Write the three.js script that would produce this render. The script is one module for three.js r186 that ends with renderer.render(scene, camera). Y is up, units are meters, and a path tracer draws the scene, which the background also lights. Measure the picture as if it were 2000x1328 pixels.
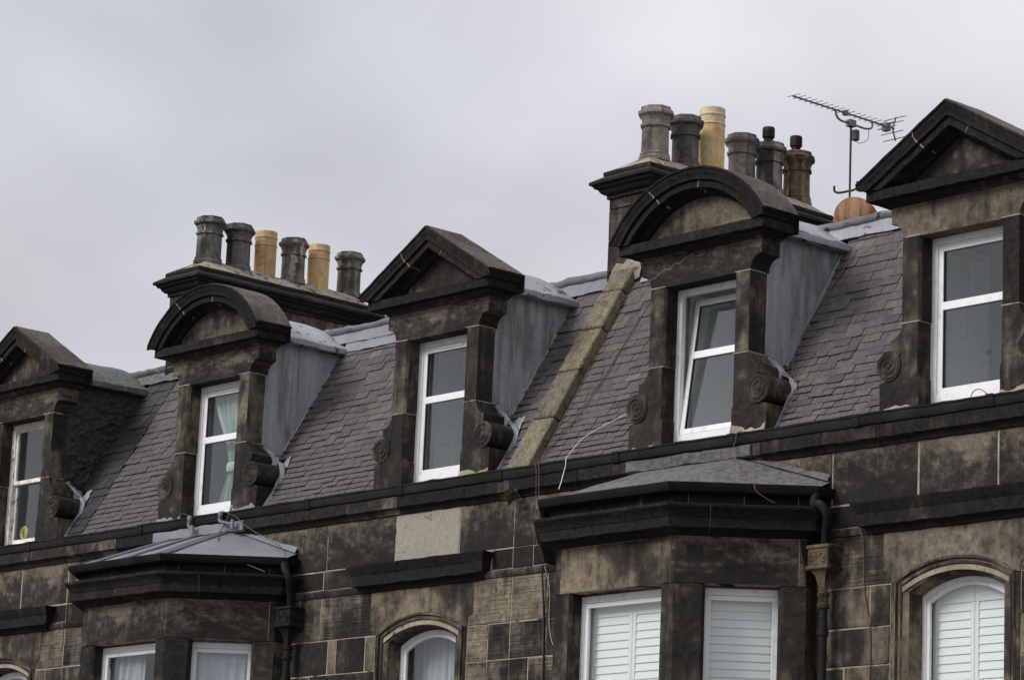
import * as THREE from 'three';
import { mergeGeometries, toCreasedNormals } from 'three/addons/utils/BufferGeometryUtils.js';

// ------------------------------------------------------------------ camera, sky, sun, exposure
// y = 0 is the top of the eaves gutter, z = 0 its front edge; x runs along the terrace
const GROUND = -8.26, D2R = Math.PI / 180;
const scene = new THREE.Scene();
const camera = new THREE.PerspectiveCamera(12.39, 1024 / 679, 0.5, 4000);
camera.position.set(28.2346, -6.6643, 24.6067);
camera.rotation.set(12.609 * D2R, 48.087 * D2R, 2.484 * D2R, 'YXZ');
camera.updateMatrixWorld();

const renderer = new THREE.WebGLRenderer({ antialias: true });
renderer.setSize(1024, 679);
renderer.toneMapping = THREE.LinearToneMapping;
renderer.toneMappingExposure = 1.6;
renderer.shadowMap.enabled = true;

let seed = 7;
const rnd = () => { seed = (seed * 1664525 + 1013904223) >>> 0; return seed / 4294967296; };
const rr = (a, b) => a + (b - a) * rnd();
const mix = (a, b, t) => a + (b - a) * t;
const clamp = (v, a = 0, b = 1) => Math.min(b, Math.max(a, v));
const sstep = (a, b, v) => { const t = clamp((v - a) / (b - a)); return t * t * (3 - 2 * t); };
function hash3(x, y, z) { let h = (x * 374761393 + y * 668265263 + z * 1274126177) | 0; h = Math.imul(h ^ (h >>> 13), 1274126177); return ((h ^ (h >>> 16)) >>> 0) / 4294967296; }
function noise3(x, y, z) {
  const X = Math.floor(x), Y = Math.floor(y), Z = Math.floor(z), f = (t) => t * t * (3 - 2 * t), u = f(x - X), v = f(y - Y), w = f(z - Z);
  const L = (k) => mix(mix(hash3(X, Y, Z + k), hash3(X + 1, Y, Z + k), u), mix(hash3(X, Y + 1, Z + k), hash3(X + 1, Y + 1, Z + k), u), v);
  return mix(L(0), L(1), w);
}
function fbm3(x, y, z, n = 4) { let s = 0, a = 0.5, t = 0; for (let i = 0; i < n; i++) { s += a * noise3(x, y, z); t += a; x *= 2.03; y *= 2.03; z *= 2.03; a *= 0.5; } return s / t; }

{ // overcast sky: an even grey-lilac cloud sheet, a little brighter overhead as such skies are
  const W = 1024, H = 512, data = new Float32Array(W * H * 4);
  for (let j = 0; j < H; j++) for (let i = 0; i < W; i++) {
    const th = (j + 0.5) / H * Math.PI - Math.PI / 2, ph = (i + 0.5) / W * 2 * Math.PI;
    const x = Math.cos(th) * Math.cos(ph), y = Math.sin(th), z = Math.cos(th) * Math.sin(ph);
    const c = fbm3(x * 5 + 9, y * 9 + 3, z * 5 + 4, 5), c2 = fbm3(x * 13 + 1, y * 22 + 7, z * 13 + 2, 4);
    const b = 0.27 * (1 + 2 * Math.max(y, 0)) * (1 + 0.46 * (c - 0.5) + 0.46 * (c2 - 0.5));
    const k = (j * W + i) * 4, warm = 0.06 * (c - 0.5);
    data[k] = b * (1.0 + warm); data[k + 1] = b * 1.005; data[k + 2] = b * (1.085 - warm); data[k + 3] = 1;
  }
  const sky = new THREE.DataTexture(data, W, H, THREE.RGBAFormat, THREE.FloatType);
  sky.mapping = THREE.EquirectangularReflectionMapping; sky.magFilter = sky.minFilter = THREE.LinearFilter; sky.wrapS = THREE.RepeatWrapping; sky.needsUpdate = true;
  scene.background = sky; scene.environment = sky;
}
const sun = new THREE.DirectionalLight(new THREE.Color(1, 0.97, 0.94), 1.75);   // exposure 1.6 goes with it   // the veiled sun behind the cloud
sun.position.set(-18, 33, 40); sun.target.position.set(-1, 0, -1); sun.castShadow = true; sun.shadow.radius = 45;
Object.assign(sun.shadow.camera, { left: -25, right: 25, top: 20, bottom: -20, near: 1, far: 120 }); sun.shadow.mapSize.set(2048, 2048);
scene.add(sun, sun.target);

// ------------------------------------------------------------------ textures
function lattice(size, px, py, oct, s, gain = 0.55) {          // tileable fractal noise, 0..1
  const out = new Float32Array(size * size); let amp = 1, tot = 0;
  for (let o = 0; o < oct; o++, px *= 2, py *= 2, amp *= gain) {
    const g = new Float32Array(px * py); for (let i = 0; i < g.length; i++) g[i] = hash3(i % px, (i / px) | 0, s * 31 + o);
    for (let y = 0; y < size; y++) {
      const fy = y / size * py, Y = Math.floor(fy), v = fy - Y, sv = v * v * (3 - 2 * v), a = (Y % py) * px, b = ((Y + 1) % py) * px;
      for (let x = 0; x < size; x++) {
        const fx = x / size * px, X = Math.floor(fx), u = fx - X, su = u * u * (3 - 2 * u), x0 = X % px, x1 = (X + 1) % px;
        out[y * size + x] += amp * mix(mix(g[a + x0], g[a + x1], su), mix(g[b + x0], g[b + x1], su), sv);
      }
    }
    tot += amp;
  }
  for (let i = 0; i < out.length; i++) out[i] = clamp((out[i] / tot - 0.5) * 1.7 + 0.5);
  return out;
}
const toS = (v) => 255 * (v <= 0.0031308 ? 12.92 * v : 1.055 * Math.pow(v, 1 / 2.4) - 0.055);
function tex(size, fn, srgb = true, rep = true) {
  const d = new Uint8Array(size * size * 4);
  for (let i = 0; i < size * size; i++) { const c = fn(i); for (let k = 0; k < 3; k++) d[i * 4 + k] = srgb ? clamp(toS(clamp(c[k])), 0, 255) : clamp(c * 255, 0, 255); d[i * 4 + 3] = 255; }
  const t = new THREE.DataTexture(d, size, size); if (srgb) t.colorSpace = THREE.SRGBColorSpace;
  t.magFilter = THREE.LinearFilter; t.minFilter = THREE.LinearFilter; if (rep) t.wrapS = t.wrapT = THREE.RepeatWrapping; t.needsUpdate = true;
  return t;
}
const S = 1024;                                                 // one tile is 4 m
const nBig = lattice(S, 5, 6, 6, 1), nMid = lattice(S, 12, 12, 5, 2), nFine = lattice(S, 90, 90, 3, 3, 0.7), nStreak = lattice(S, 48, 5, 4, 4), nTool = lattice(S, 10, 190, 2, 5), nSpot = lattice(S, 40, 40, 4, 6), nWide = lattice(S, 3, 3, 4, 8), nDrip = lattice(S, 150, 14, 3, 9, 0.6);
const mix3 = (a, b, t) => [mix(a[0], b[0], t), mix(a[1], b[1], t), mix(a[2], b[2], t)];
const TAN = [0.18, 0.154, 0.114], TAN2 = [0.117, 0.101, 0.077], SOOT = [0.0225, 0.021, 0.0192], BROWN = [0.058, 0.0505, 0.0415];
function stone(cover, o = {}) {                                 // sandstone under a soot crust; cover is how much of it is crusted
  return tex(S, (i) => {
    const m = nBig[i] * 0.42 + nStreak[i] * 0.24 + nMid[i] * 0.34 + (nFine[i] - 0.5) * 0.26 + (nSpot[i] - 0.5) * 0.24 + (nDrip[i] - 0.5) * 0.06;
    const q = m - (1 - cover);
    const base = mix3(o.a ?? TAN, o.b ?? TAN2, clamp(nMid[i] * 0.6 + nWide[i] * 0.5));
    const crust = sstep(-0.3, 0.1, q), deep = sstep(-0.12, 0.28, q);
    let c = mix3(base, BROWN, crust); c = mix3(c, o.s ?? SOOT, deep);
    const g = 0.6 + 0.8 * nFine[i]; return [c[0] * g, c[1] * g, c[2] * g];
  });
}
// crust left below the rain-washed heads of the big frieze stones, as the photograph shows it: one tile is 4 m by one stone
const cA = lattice(S, 11, 3, 6, 21, 0.62), cB = lattice(S, 47, 9, 5, 22, 0.65), cC = lattice(S, 130, 7, 3, 23), cF = lattice(S, 330, 60, 3, 24, 0.75);
const washed = (edge) => tex(S, (i) => { const v = ((i / S) | 0) / S, m = cA[i] * 0.55 + cB[i] * 0.3 + cC[i] * 0.15 + (cF[i] - 0.5) * 0.45, q = m + (edge - v) * 0.5 - 0.5, base = mix3(TAN, TAN2, cB[i]); let c = mix3(base, BROWN, sstep(-0.34, 0.08, q)); c = mix3(c, SOOT, sstep(-0.12, 0.3, q)); const g = 0.6 + 0.8 * cF[i]; return c.map((k) => k * g); });
const T = {
  washA: washed(0.62), washB: washed(0.78),
  black: stone(0.86, { a: [0.10, 0.085, 0.062], b: [0.06, 0.05, 0.04], s: [0.0175, 0.0162, 0.015] }),
  soot: stone(0.65), mid: stone(0.49), tan: stone(0.31),
  slab: tex(S, (i) => { const c = mix3([0.062, 0.056, 0.048], [0.118, 0.105, 0.088], sstep(0.2, 0.8, nMid[i] * 0.5 + nBig[i] * 0.5)), g = 0.7 + 0.6 * nFine[i]; return c.map((v) => v * g); }),
  pale: tex(S, (i) => { let c = mix3([0.3, 0.278, 0.226], [0.25, 0.235, 0.195], nMid[i] * 0.5 + nWide[i] * 0.5); c = mix3(c, [0.16, 0.148, 0.12], sstep(0.72, 0.9, nSpot[i] * 0.6 + nBig[i] * 0.4)); const g = 0.9 + 0.2 * nFine[i]; return c.map((v) => v * g); }),
  upvc: tex(S, (i) => { const g = 0.97 + 0.06 * nFine[i]; return mix3([0.8, 0.795, 0.8], [0.66, 0.645, 0.62], sstep(0.6, 0.9, nStreak[i] * 0.5 + nSpot[i] * 0.5)).map((v) => v * g); }),
  lichen: tex(S, (i) => { const s = nSpot[i], f = nFine[i]; let c = mix3([0.168, 0.145, 0.098], [0.12, 0.106, 0.078], nMid[i]); c = mix3(c, [0.055, 0.048, 0.04], sstep(0.56, 0.74, s * 0.6 + f * 0.4)); c = mix3(c, [0.3, 0.27, 0.18], sstep(0.66, 0.8, nFine[(i * 7 + 991) % (S * S)])); const g = 0.75 + 0.5 * f; return c.map((v) => v * g); }),
  slate: tex(S, (i) => { const g = 0.72 + 0.3 * nMid[i] + 0.26 * nFine[i] + 0.14 * (nTool[i] - 0.5); return mix3([0.09, 0.083, 0.0835], [0.106, 0.1, 0.092], sstep(0.5, 0.8, nSpot[i])).map((v) => v * g); }),
  cheek: tex(S, (i) => { const k = nStreak[i]; let c = mix3([0.26, 0.274, 0.28], [0.315, 0.328, 0.333], sstep(0.35, 0.8, k * 0.7 + nMid[i] * 0.3)); c = mix3(c, [0.155, 0.165, 0.163], sstep(0.52, 0.85, nBig[i] * 0.5 + nStreak[(i + 5000) % (S * S)] * 0.5)); const g = 0.9 + 0.2 * nFine[i]; return c.map((v) => v * g); }),
  lead: tex(S, (i) => { let c = mix3([0.2, 0.208, 0.222], [0.33, 0.34, 0.355], nMid[i] * 0.6 + nBig[i] * 0.4); c = mix3(c, [0.055, 0.052, 0.05], sstep(0.66, 0.76, nSpot[i] * 0.55 + nMid[i] * 0.45)); const g = 0.9 + 0.2 * nFine[i]; return c.map((v) => v * g); }),
  lead2: tex(S, (i) => { const c = mix3([0.15, 0.157, 0.172], [0.235, 0.243, 0.262], nMid[i] * 0.5 + nBig[i] * 0.5), g = 0.92 + 0.16 * nFine[i]; return c.map((v) => v * g); }),
  felt: tex(S, (i) => { const c = mix3([0.085, 0.085, 0.083], [0.135, 0.133, 0.128], nBig[i] * 0.6 + nMid[i] * 0.4), g = 0.65 + 0.7 * nFine[i]; return c.map((v) => v * g); }),
  clay: tex(S, (i) => { const c = mix3([0.53, 0.37, 0.195], [0.36, 0.235, 0.115], sstep(0.35, 0.9, nMid[i] * 0.4 + nStreak[i] * 0.6)), g = 0.88 + 0.24 * nFine[i]; return mix3(c, [0.4, 0.26, 0.12], sstep(0.72, 0.86, nSpot[i])).map((v) => v * g); }),
  clayOld: tex(S, (i) => { let c = mix3([0.58, 0.45, 0.25], [0.5, 0.31, 0.12], sstep(0.3, 0.75, nStreak[i] * 0.5 + nMid[i] * 0.5)); c = mix3(c, [0.52, 0.44, 0.32], sstep(0.5, 0.75, nBig[i])); const g = 0.85 + 0.3 * nFine[i]; return c.map((v) => v * g); }),
  pot: tex(S, (i) => { let c = mix3([0.04, 0.038, 0.037], [0.165, 0.155, 0.14], sstep(0.25, 0.85, nStreak[i] * 0.55 + nMid[i] * 0.45)); c = mix3(c, [0.34, 0.31, 0.26], sstep(0.80, 0.88, nStreak[(i + 30000) % (S * S)] * 0.75 + nSpot[i] * 0.25)); const g = 0.75 + 0.5 * nFine[i]; return c.map((v) => v * g); }),
  potGrey: tex(S, (i) => { let c = mix3([0.075, 0.072, 0.07], [0.26, 0.235, 0.21], sstep(0.2, 0.8, nStreak[i] * 0.4 + nBig[i] * 0.6)); const g = 0.75 + 0.5 * nFine[i]; return c.map((v) => v * g); }),
  rust: tex(S, (i) => { let c = mix3([0.46, 0.42, 0.36], [0.29, 0.135, 0.06], sstep(0.2, 0.62, nBig[i] * 0.6 + nStreak[i] * 0.4)); c = mix3(c, [0.14, 0.08, 0.055], sstep(0.6, 1.0, nMid[i])); return c; }),
  cement: tex(S, (i) => { const c = mix3([0.21, 0.185, 0.145], [0.34, 0.305, 0.245], nMid[i]), g = 0.8 + 0.4 * nFine[i]; return mix3(c, [0.05, 0.045, 0.04], sstep(0.62, 0.82, nSpot[i] * 0.5 + nBig[i] * 0.5)).map((v) => v * g); }),
  paint: tex(S, (i) => { const g = 0.9 + 0.2 * nFine[i]; return mix3([0.009, 0.009, 0.0095], [0.02, 0.019, 0.0195], nMid[i]).map((v) => v * g); }),
};
const B = {
  stone: tex(S, (i) => 0.45 * nFine[i] + 0.35 * nMid[i] + 0.2 * nSpot[i], false),
  tooled: tex(S, (i) => 0.6 * nTool[i] + 0.25 * nFine[i] + 0.15 * nMid[i], false),
  soft: tex(S, (i) => 0.6 * nMid[i] + 0.4 * nBig[i], false),
};
function mat(map, o = {}) { const { bump, bumpScale, ...rest } = o; return new THREE.MeshPhysicalMaterial({ map, roughness: 0.93, specularIntensity: 0.25, ...(bump ? { bumpMap: bump, bumpScale: bumpScale ?? 0.006 } : {}), ...rest }); }
const rgb = (r, g, b) => new THREE.Color().setRGB(r, g, b);
const tints = (map, o, list) => list.map(([r, g, b]) => mat(map, { ...o, color: rgb(r, g, b) }));
const ST = { bump: B.stone, bumpScale: 0.007 };
const M = {
  black: tints(T.black, ST, [[1, 1, 1], [0.85, 0.85, 0.88], [1.2, 1.17, 1.12]]),
  soot: tints(T.soot, ST, [[1, 1, 1], [0.8, 0.8, 0.82], [1.22, 1.17, 1.1], [1.0, 1.01, 1.05]]),
  mid: tints(T.mid, ST, [[1, 1, 1], [0.74, 0.74, 0.76], [1.22, 1.18, 1.1]]),
  tan: tints(T.tan, ST, [[1, 1, 1], [0.85, 0.84, 0.82], [1.15, 1.12, 1.06]]),
  tooled: tints(T.mid, { bump: B.tooled, bumpScale: 0.014 }, [[1, 1, 1], [0.72, 0.72, 0.75], [1.2, 1.16, 1.1]]),
  tooledTan: tints(T.tan, { bump: B.tooled, bumpScale: 0.014 }, [[0.95, 0.95, 0.95], [1.2, 1.17, 1.12]]),
  wash: tints(T.washA, {}, [[1, 1, 1], [0.88, 0.88, 0.9], [1.1, 1.07, 1.02]]), washDark: tints(T.washB, {}, [[1, 1, 1], [0.85, 0.85, 0.87]]),
  pale: mat(T.pale, ST),
  lichen: tints(T.lichen, { bump: B.stone, bumpScale: 0.012 }, [[1, 1, 1], [0.86, 0.87, 0.9], [1.1, 1.06, 1]]),
  mortar: mat(T.cement, { color: rgb(1.05, 1.02, 0.97) }), mortarDark: mat(T.cement, { color: rgb(0.5, 0.48, 0.46) }), cement: mat(T.cement, ST),
  cheek: mat(T.cheek, { roughness: 0.5, specularIntensity: 0.8, bump: B.soft, bumpScale: 0.006 }), lead: mat(T.lead, { roughness: 0.6, bump: B.soft, bumpScale: 0.02 }),
  lead2: mat(T.lead2, { roughness: 0.5, bump: B.soft, bumpScale: 0.01 }), felt: mat(T.felt, { bump: B.stone, bumpScale: 0.004 }),
  feltDark: mat(T.felt, { color: rgb(0.3, 0.335, 0.335), roughness: 0.65 }), feltGreen: mat(T.felt, { color: rgb(0.95, 1.02, 1.03) }),
  clay: mat(T.clay), clayOld: mat(T.clayOld), pot: tints(T.pot, ST, [[1, 1, 1], [1.35, 1.3, 1.25], [0.8, 0.8, 0.82]]), potGrey: tints(T.potGrey, ST, [[0.95, 0.92, 0.89], [0.6, 0.6, 0.62], [0.85, 0.85, 0.86]]), potBrown: mat(T.pot, { color: rgb(1.1, 0.9, 0.68) }),
  rust: mat(T.rust, { roughness: 0.8 }), rustDark: mat(T.rust, { color: rgb(0.1, 0.11, 0.14), roughness: 0.9 }),
  gutter: mat(T.paint, { roughness: 0.6, specularIntensity: 0.18 }), leadDark: mat(T.lead, { color: rgb(0.5, 0.49, 0.49), roughness: 0.7, bump: B.soft, bumpScale: 0.03 }), iron: mat(T.paint, { roughness: 0.55, bump: B.stone, bumpScale: 0.004 }), ironWorn: mat(T.mid, { color: rgb(1.0, 0.92, 0.78), bump: B.stone, bumpScale: 0.008 }),
  upvc: mat(T.upvc, { roughness: 0.38, specularIntensity: 0.8 }), seal: new THREE.MeshStandardMaterial({ color: rgb(0.03, 0.03, 0.032), roughness: 0.7 }),
  timber: mat(T.cement, { color: rgb(2.6, 2.75, 3.2), roughness: 0.6 }),
  glass: new THREE.MeshPhysicalMaterial({ color: rgb(0.93, 0.95, 0.95), transmission: 1, thickness: 0, roughness: 0.015, ior: 1.52 }),
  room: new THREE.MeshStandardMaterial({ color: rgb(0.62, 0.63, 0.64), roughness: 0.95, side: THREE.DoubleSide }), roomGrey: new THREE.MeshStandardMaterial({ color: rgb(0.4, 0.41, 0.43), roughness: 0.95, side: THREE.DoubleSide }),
  doorWhite: new THREE.MeshStandardMaterial({ color: rgb(0.82, 0.84, 0.82), roughness: 0.6 }), brass: new THREE.MeshStandardMaterial({ color: rgb(0.3, 0.27, 0.2), roughness: 0.35, metalness: 0.8 }),
  mint: new THREE.MeshPhysicalMaterial({ color: rgb(0.6, 0.68, 0.65), roughness: 1, transmission: 0.3, thickness: 0, side: THREE.DoubleSide }),
  net: new THREE.MeshPhysicalMaterial({ color: rgb(0.78, 0.82, 0.88), roughness: 1, transmission: 0.3, thickness: 0, side: THREE.DoubleSide }),
  shutter: new THREE.MeshStandardMaterial({ color: rgb(0.82, 0.825, 0.8), roughness: 0.5 }),
  alu: new THREE.MeshStandardMaterial({ color: rgb(0.12, 0.115, 0.115), roughness: 0.5, metalness: 0.4 }), mast: mat(T.rust, { color: rgb(0.16, 0.14, 0.135), roughness: 0.7 }),
  wireRust: new THREE.MeshStandardMaterial({ color: rgb(0.115, 0.06, 0.045), roughness: 0.8 }), wireOrange: new THREE.MeshStandardMaterial({ color: rgb(0.16, 0.075, 0.042), roughness: 0.7 }), wireWhite: new THREE.MeshStandardMaterial({ color: rgb(0.62, 0.6, 0.56), roughness: 0.6 }), wireBlack: new THREE.MeshStandardMaterial({ color: rgb(0.03, 0.03, 0.032), roughness: 0.6 }),
  leafA: new THREE.MeshPhysicalMaterial({ color: rgb(0.045, 0.06, 0.02), roughness: 0.9, transmission: 0.3, thickness: 0, side: THREE.DoubleSide }),
  leafB: new THREE.MeshPhysicalMaterial({ color: rgb(0.075, 0.08, 0.025), roughness: 0.9, transmission: 0.3, thickness: 0, side: THREE.DoubleSide }),
  yellow: new THREE.MeshStandardMaterial({ color: rgb(0.55, 0.47, 0.14), roughness: 0.6 }), yellowDark: new THREE.MeshStandardMaterial({ color: rgb(0.2, 0.16, 0.06), roughness: 0.6 }),
  fitting: new THREE.MeshStandardMaterial({ color: rgb(0.11, 0.11, 0.115), roughness: 0.6 }), fittingPale: new THREE.MeshStandardMaterial({ color: rgb(0.2, 0.2, 0.2), roughness: 0.6 }),
};
const SLATE = [[1, 1, 1], [0.88, 0.87, 0.88], [1.12, 1.1, 1.1], [0.95, 0.92, 0.97], [1.05, 1.02, 0.96], [0.8, 0.81, 0.83], [1.02, 0.98, 1.0]].map((c) => mat(T.slate, { color: rgb(...c), roughness: 0.75, bump: B.stone, bumpScale: 0.003 }));
const SLATE_ODD = [[1.25, 1.2, 0.98], [0.68, 0.76, 0.76], [1.4, 1.34, 1.24]].map((c) => mat(T.slate, { color: rgb(...c), roughness: 0.8 }));
const SLATE_NEW = [[0.4, 0.44, 0.46], [0.35, 0.385, 0.41], [0.46, 0.5, 0.52]].map((c) => mat(T.slate, { color: rgb(...c), roughness: 0.6 }));
const pick = (a) => a[Math.floor(rnd() * a.length)];
const one = (m) => Array.isArray(m) ? pick(m) : m;

// ------------------------------------------------------------------ geometry helpers
const V = (x, y, z) => new THREE.Vector3(x, y, z);
function fromTris(P) { const g = new THREE.BufferGeometry(); g.setAttribute('position', new THREE.Float32BufferAttribute(P, 3)); return g; }
const quad = (P, a, b, c, d) => P.push(a.x, a.y, a.z, b.x, b.y, b.z, c.x, c.y, c.z, a.x, a.y, a.z, c.x, c.y, c.z, d.x, d.y, d.z);
const plain = (g) => { const n = g.index ? g.toNonIndexed() : g; for (const k of Object.keys(n.attributes)) if (k !== 'position') n.deleteAttribute(k); n.morphAttributes = {}; return n; };
const join = (...gs) => { const l = gs.flat().map(plain); return l.length > 1 ? mergeGeometries(l) : l[0]; };
function finish(g, { tile = 4, crease = 0.55, wear = 0, off, band } = {}) {   // hand-worn edges, normals, and uv in metres
  g = plain(g); const p = g.attributes.position;
  if (wear) for (let i = 0; i < p.count; i++) { const x = p.getX(i), y = p.getY(i), z = p.getZ(i), s = 5.3, h = 19, w2 = wear * 0.7, k2 = noise3(x * h, y * h, z * h + 7) - 0.5; p.setXYZ(i, x + (noise3(x * s, y * s, z * s) - 0.5) * wear, y + (noise3(x * s + 40, y * s, z * s) - 0.5) * wear + k2 * w2, z + (noise3(x * s, y * s + 40, z * s) - 0.5) * wear + k2 * w2); }
  g.computeVertexNormals(); if (crease) g = toCreasedNormals(g, crease);
  const q = g.attributes.position, uv = new Float32Array(q.count * 2), [ou, ov] = off ?? [rnd() * 4, rnd() * 4], a = V(), b = V(), c = V();
  for (let i = 0; i < q.count; i += 3) {
    a.fromBufferAttribute(q, i); b.fromBufferAttribute(q, i + 1); c.fromBufferAttribute(q, i + 2);
    const n = b.clone().sub(a).cross(c.clone().sub(a)), X = Math.abs(n.x), Y = Math.abs(n.y), Z = Math.abs(n.z);
    [a, b, c].forEach((v, k) => { const w = Z >= X && Z >= Y ? [v.x, v.y] : X >= Y ? [v.z, v.y] : [v.x, v.z]; uv[(i + k) * 2] = (w[0] + ou) / tile; uv[(i + k) * 2 + 1] = band ? clamp((v.y - band[0]) / (band[1] - band[0]), 0.01, 0.99) : (w[1] + ov) / tile; });
  }
  g.setAttribute('uv', new THREE.BufferAttribute(uv, 2));
  return g;
}
function boxG(x0, x1, y0, y1, z0, z1) { const g = new THREE.BoxGeometry(x1 - x0, y1 - y0, z1 - z0); g.translate((x0 + x1) / 2, (y0 + y1) / 2, (z0 + z1) / 2); return g; }
function bevelBox(x0, x1, y0, y1, z0, z1, b = 0.012) {            // all twelve edges chamfered
  const P = [], f = (k, s) => { const r = [[x0, x1], [y0, y1], [z0, z1]]; return s; };
  const pt = (ax, s, u, v) => { const r = [[x0, x1], [y0, y1], [z0, z1]], o = [0, 0, 0], i = (ax + 1) % 3, j = (ax + 2) % 3; o[ax] = r[ax][s]; o[i] = u ? r[i][1] - b : r[i][0] + b; o[j] = v ? r[j][1] - b : r[j][0] + b; return V(...o); };
  for (let ax = 0; ax < 3; ax++) for (let s = 0; s < 2; s++) { const q = [pt(ax, s, 0, 0), pt(ax, s, 1, 0), pt(ax, s, 1, 1), pt(ax, s, 0, 1)]; s ? quad(P, ...q) : quad(P, q[3], q[2], q[1], q[0]); }
  const corner = (ax, sx, sy, sz) => { const s = [sx, sy, sz], i = (ax + 1) % 3, j = (ax + 2) % 3; return pt(ax, s[ax], s[i], s[j]); };
  for (let ax = 0; ax < 3; ax++) { const i = (ax + 1) % 3, j = (ax + 2) % 3;
    for (const si of [0, 1]) for (const sj of [0, 1]) { const at = (face, k) => { const s = [0, 0, 0]; s[ax] = k; s[i] = si; s[j] = sj; return corner(face, ...s); };
      const q = [at(i, 0), at(i, 1), at(j, 1), at(j, 0)]; si === sj ? quad(P, q[3], q[2], q[1], q[0]) : quad(P, ...q); } }
  for (const sx of [0, 1]) for (const sy of [0, 1]) for (const sz of [0, 1]) { const t = [corner(0, sx, sy, sz), corner(1, sx, sy, sz), corner(2, sx, sy, sz)]; const r = (sx + sy + sz) % 2 ? t : [t[2], t[1], t[0]]; for (const v of r) P.push(v.x, v.y, v.z); }
  return fromTris(P);
}
function extrude(pts, z0, z1, bevel = 0, holes = []) {             // polygon in xy, from z0 to z1
  const sh = new THREE.Shape(pts.map(([x, y]) => new THREE.Vector2(x, y)));
  for (const h of holes) sh.holes.push(new THREE.Path(h.map(([x, y]) => new THREE.Vector2(x, y))));
  const g = new THREE.ExtrudeGeometry(sh, { depth: z1 - z0 - 2 * bevel, bevelEnabled: bevel > 0, bevelSize: bevel, bevelThickness: bevel, bevelOffset: -bevel, bevelSegments: 1, curveSegments: 1 });
  g.translate(0, 0, z0 + bevel); return g;
}
function sweep(path, prof, { step = 0.2, caps = true } = {}) {     // closed profile [out, y] along a plan path [x, z]; outside is left of +x travel
  const n = path.length, dir = [], rows = [];
  for (let i = 0; i < n - 1; i++) { const d = [path[i + 1][0] - path[i][0], path[i + 1][1] - path[i][1]], l = Math.hypot(...d); dir.push([d[0] / l, d[1] / l, l]); }
  const nor = (d) => [-d[1], d[0]], mit = path.map((_, i) => { const a = nor(dir[Math.max(i - 1, 0)]), b = nor(dir[Math.min(i, n - 2)]), k = 1 + a[0] * b[0] + a[1] * b[1]; return [(a[0] + b[0]) / k, (a[1] + b[1]) / k]; });
  for (let i = 0; i < n - 1; i++) { const m = Math.max(1, Math.round(dir[i][2] / step)); for (let k = i ? 1 : 0; k <= m; k++) { const t = k / m; rows.push([mix(path[i][0], path[i + 1][0], t), mix(path[i][1], path[i + 1][1], t), mix(mit[i][0], mit[i + 1][0], t), mix(mit[i][1], mit[i + 1][1], t)]); } }
  const pt = (r, [u, y]) => V(r[0] + r[2] * u, y, r[1] + r[3] * u), P = [];
  const area = THREE.ShapeUtils.area(prof.map(([u, y]) => new THREE.Vector2(u, y))), pr = area < 0 ? prof : [...prof].reverse();
  for (let i = 0; i < rows.length - 1; i++) for (let k = 0; k < pr.length; k++) { const a = pr[k], b = pr[(k + 1) % pr.length]; quad(P, pt(rows[i], a), pt(rows[i], b), pt(rows[i + 1], b), pt(rows[i + 1], a)); }
  if (caps) { const tri = THREE.ShapeUtils.triangulateShape(pr.map(([u, y]) => new THREE.Vector2(u, y)), []);
    for (const t of tri) { for (const k of t) { const v = pt(rows[0], pr[k]); P.push(v.x, v.y, v.z); } for (const k of [...t].reverse()) { const v = pt(rows[rows.length - 1], pr[k]); P.push(v.x, v.y, v.z); } } }
  return fromTris(P);
}
const arcPts = (cx, cy, r, a0, a1, n) => Array.from({ length: n + 1 }, (_, i) => { const a = mix(a0, a1, i / n); return [cx + r * Math.cos(a), cy + r * Math.sin(a)]; });
function tubeG(pts, r, seg = 6, smooth = true) {
  const v = pts.map((p) => V(...p)); let c;
  if (smooth) c = new THREE.CatmullRomCurve3(v); else { c = new THREE.CurvePath(); for (let i = 0; i < v.length - 1; i++) c.add(new THREE.LineCurve3(v[i], v[i + 1])); }
  return new THREE.TubeGeometry(c, Math.max(4, pts.length * 6), r, seg, false);
}
function rod(a, b, r, seg = 6) { const A = V(...a), Bv = V(...b), d = Bv.clone().sub(A), g = new THREE.CylinderGeometry(r, r, d.length(), seg); g.applyQuaternion(new THREE.Quaternion().setFromUnitVectors(V(0, 1, 0), d.normalize())); g.translate(...A.add(Bv).multiplyScalar(0.5).toArray()); return g; }
const mirrorX = (g) => { g = plain(g.clone()); const p = g.attributes.position, a = p.array; for (let i = 0; i < a.length; i += 9) { for (let k = 0; k < 3; k++) { const t = a[i + k]; a[i + k] = a[i + 6 + k]; a[i + 6 + k] = t; } a[i] *= -1; a[i + 3] *= -1; a[i + 6] *= -1; } return g; };
const moved = (g, x = 0, y = 0, z = 0) => { const n = g.clone(); n.translate(x, y, z); return n; };

const taken = {};
function numbered(name) { const n = taken[name] = (taken[name] ?? -1) + 1; return n ? `${name}_${String(n).padStart(3, '0')}` : name; }
function mesh(name, g, m, parent, o = {}) {
  const x = new THREE.Mesh(o.raw ? g : finish(g, o), one(m)); x.name = parent === scene ? numbered(name) : name; x.castShadow = x.receiveShadow = true;
  if (o.label) x.userData.label = o.label; if (o.kind) x.userData.kind = o.kind; parent.add(x); return x;
}
function group(name, parent, label) { const x = new THREE.Group(); x.name = parent === scene ? numbered(name) : name; if (label) x.userData.label = label; parent.add(x); return x; }
function thing(name, label, category, grp) { const x = group(name, scene, label); x.userData.category = category; x.userData.kind = 'thing'; if (grp) x.userData.group = grp; return x; }
function single(name, g, m, label, category, o = {}) { const x = mesh(name, g, m, scene, o); x.userData.label = label; x.userData.category = category; if (o.group) x.userData.group = o.group; return x; }
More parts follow.
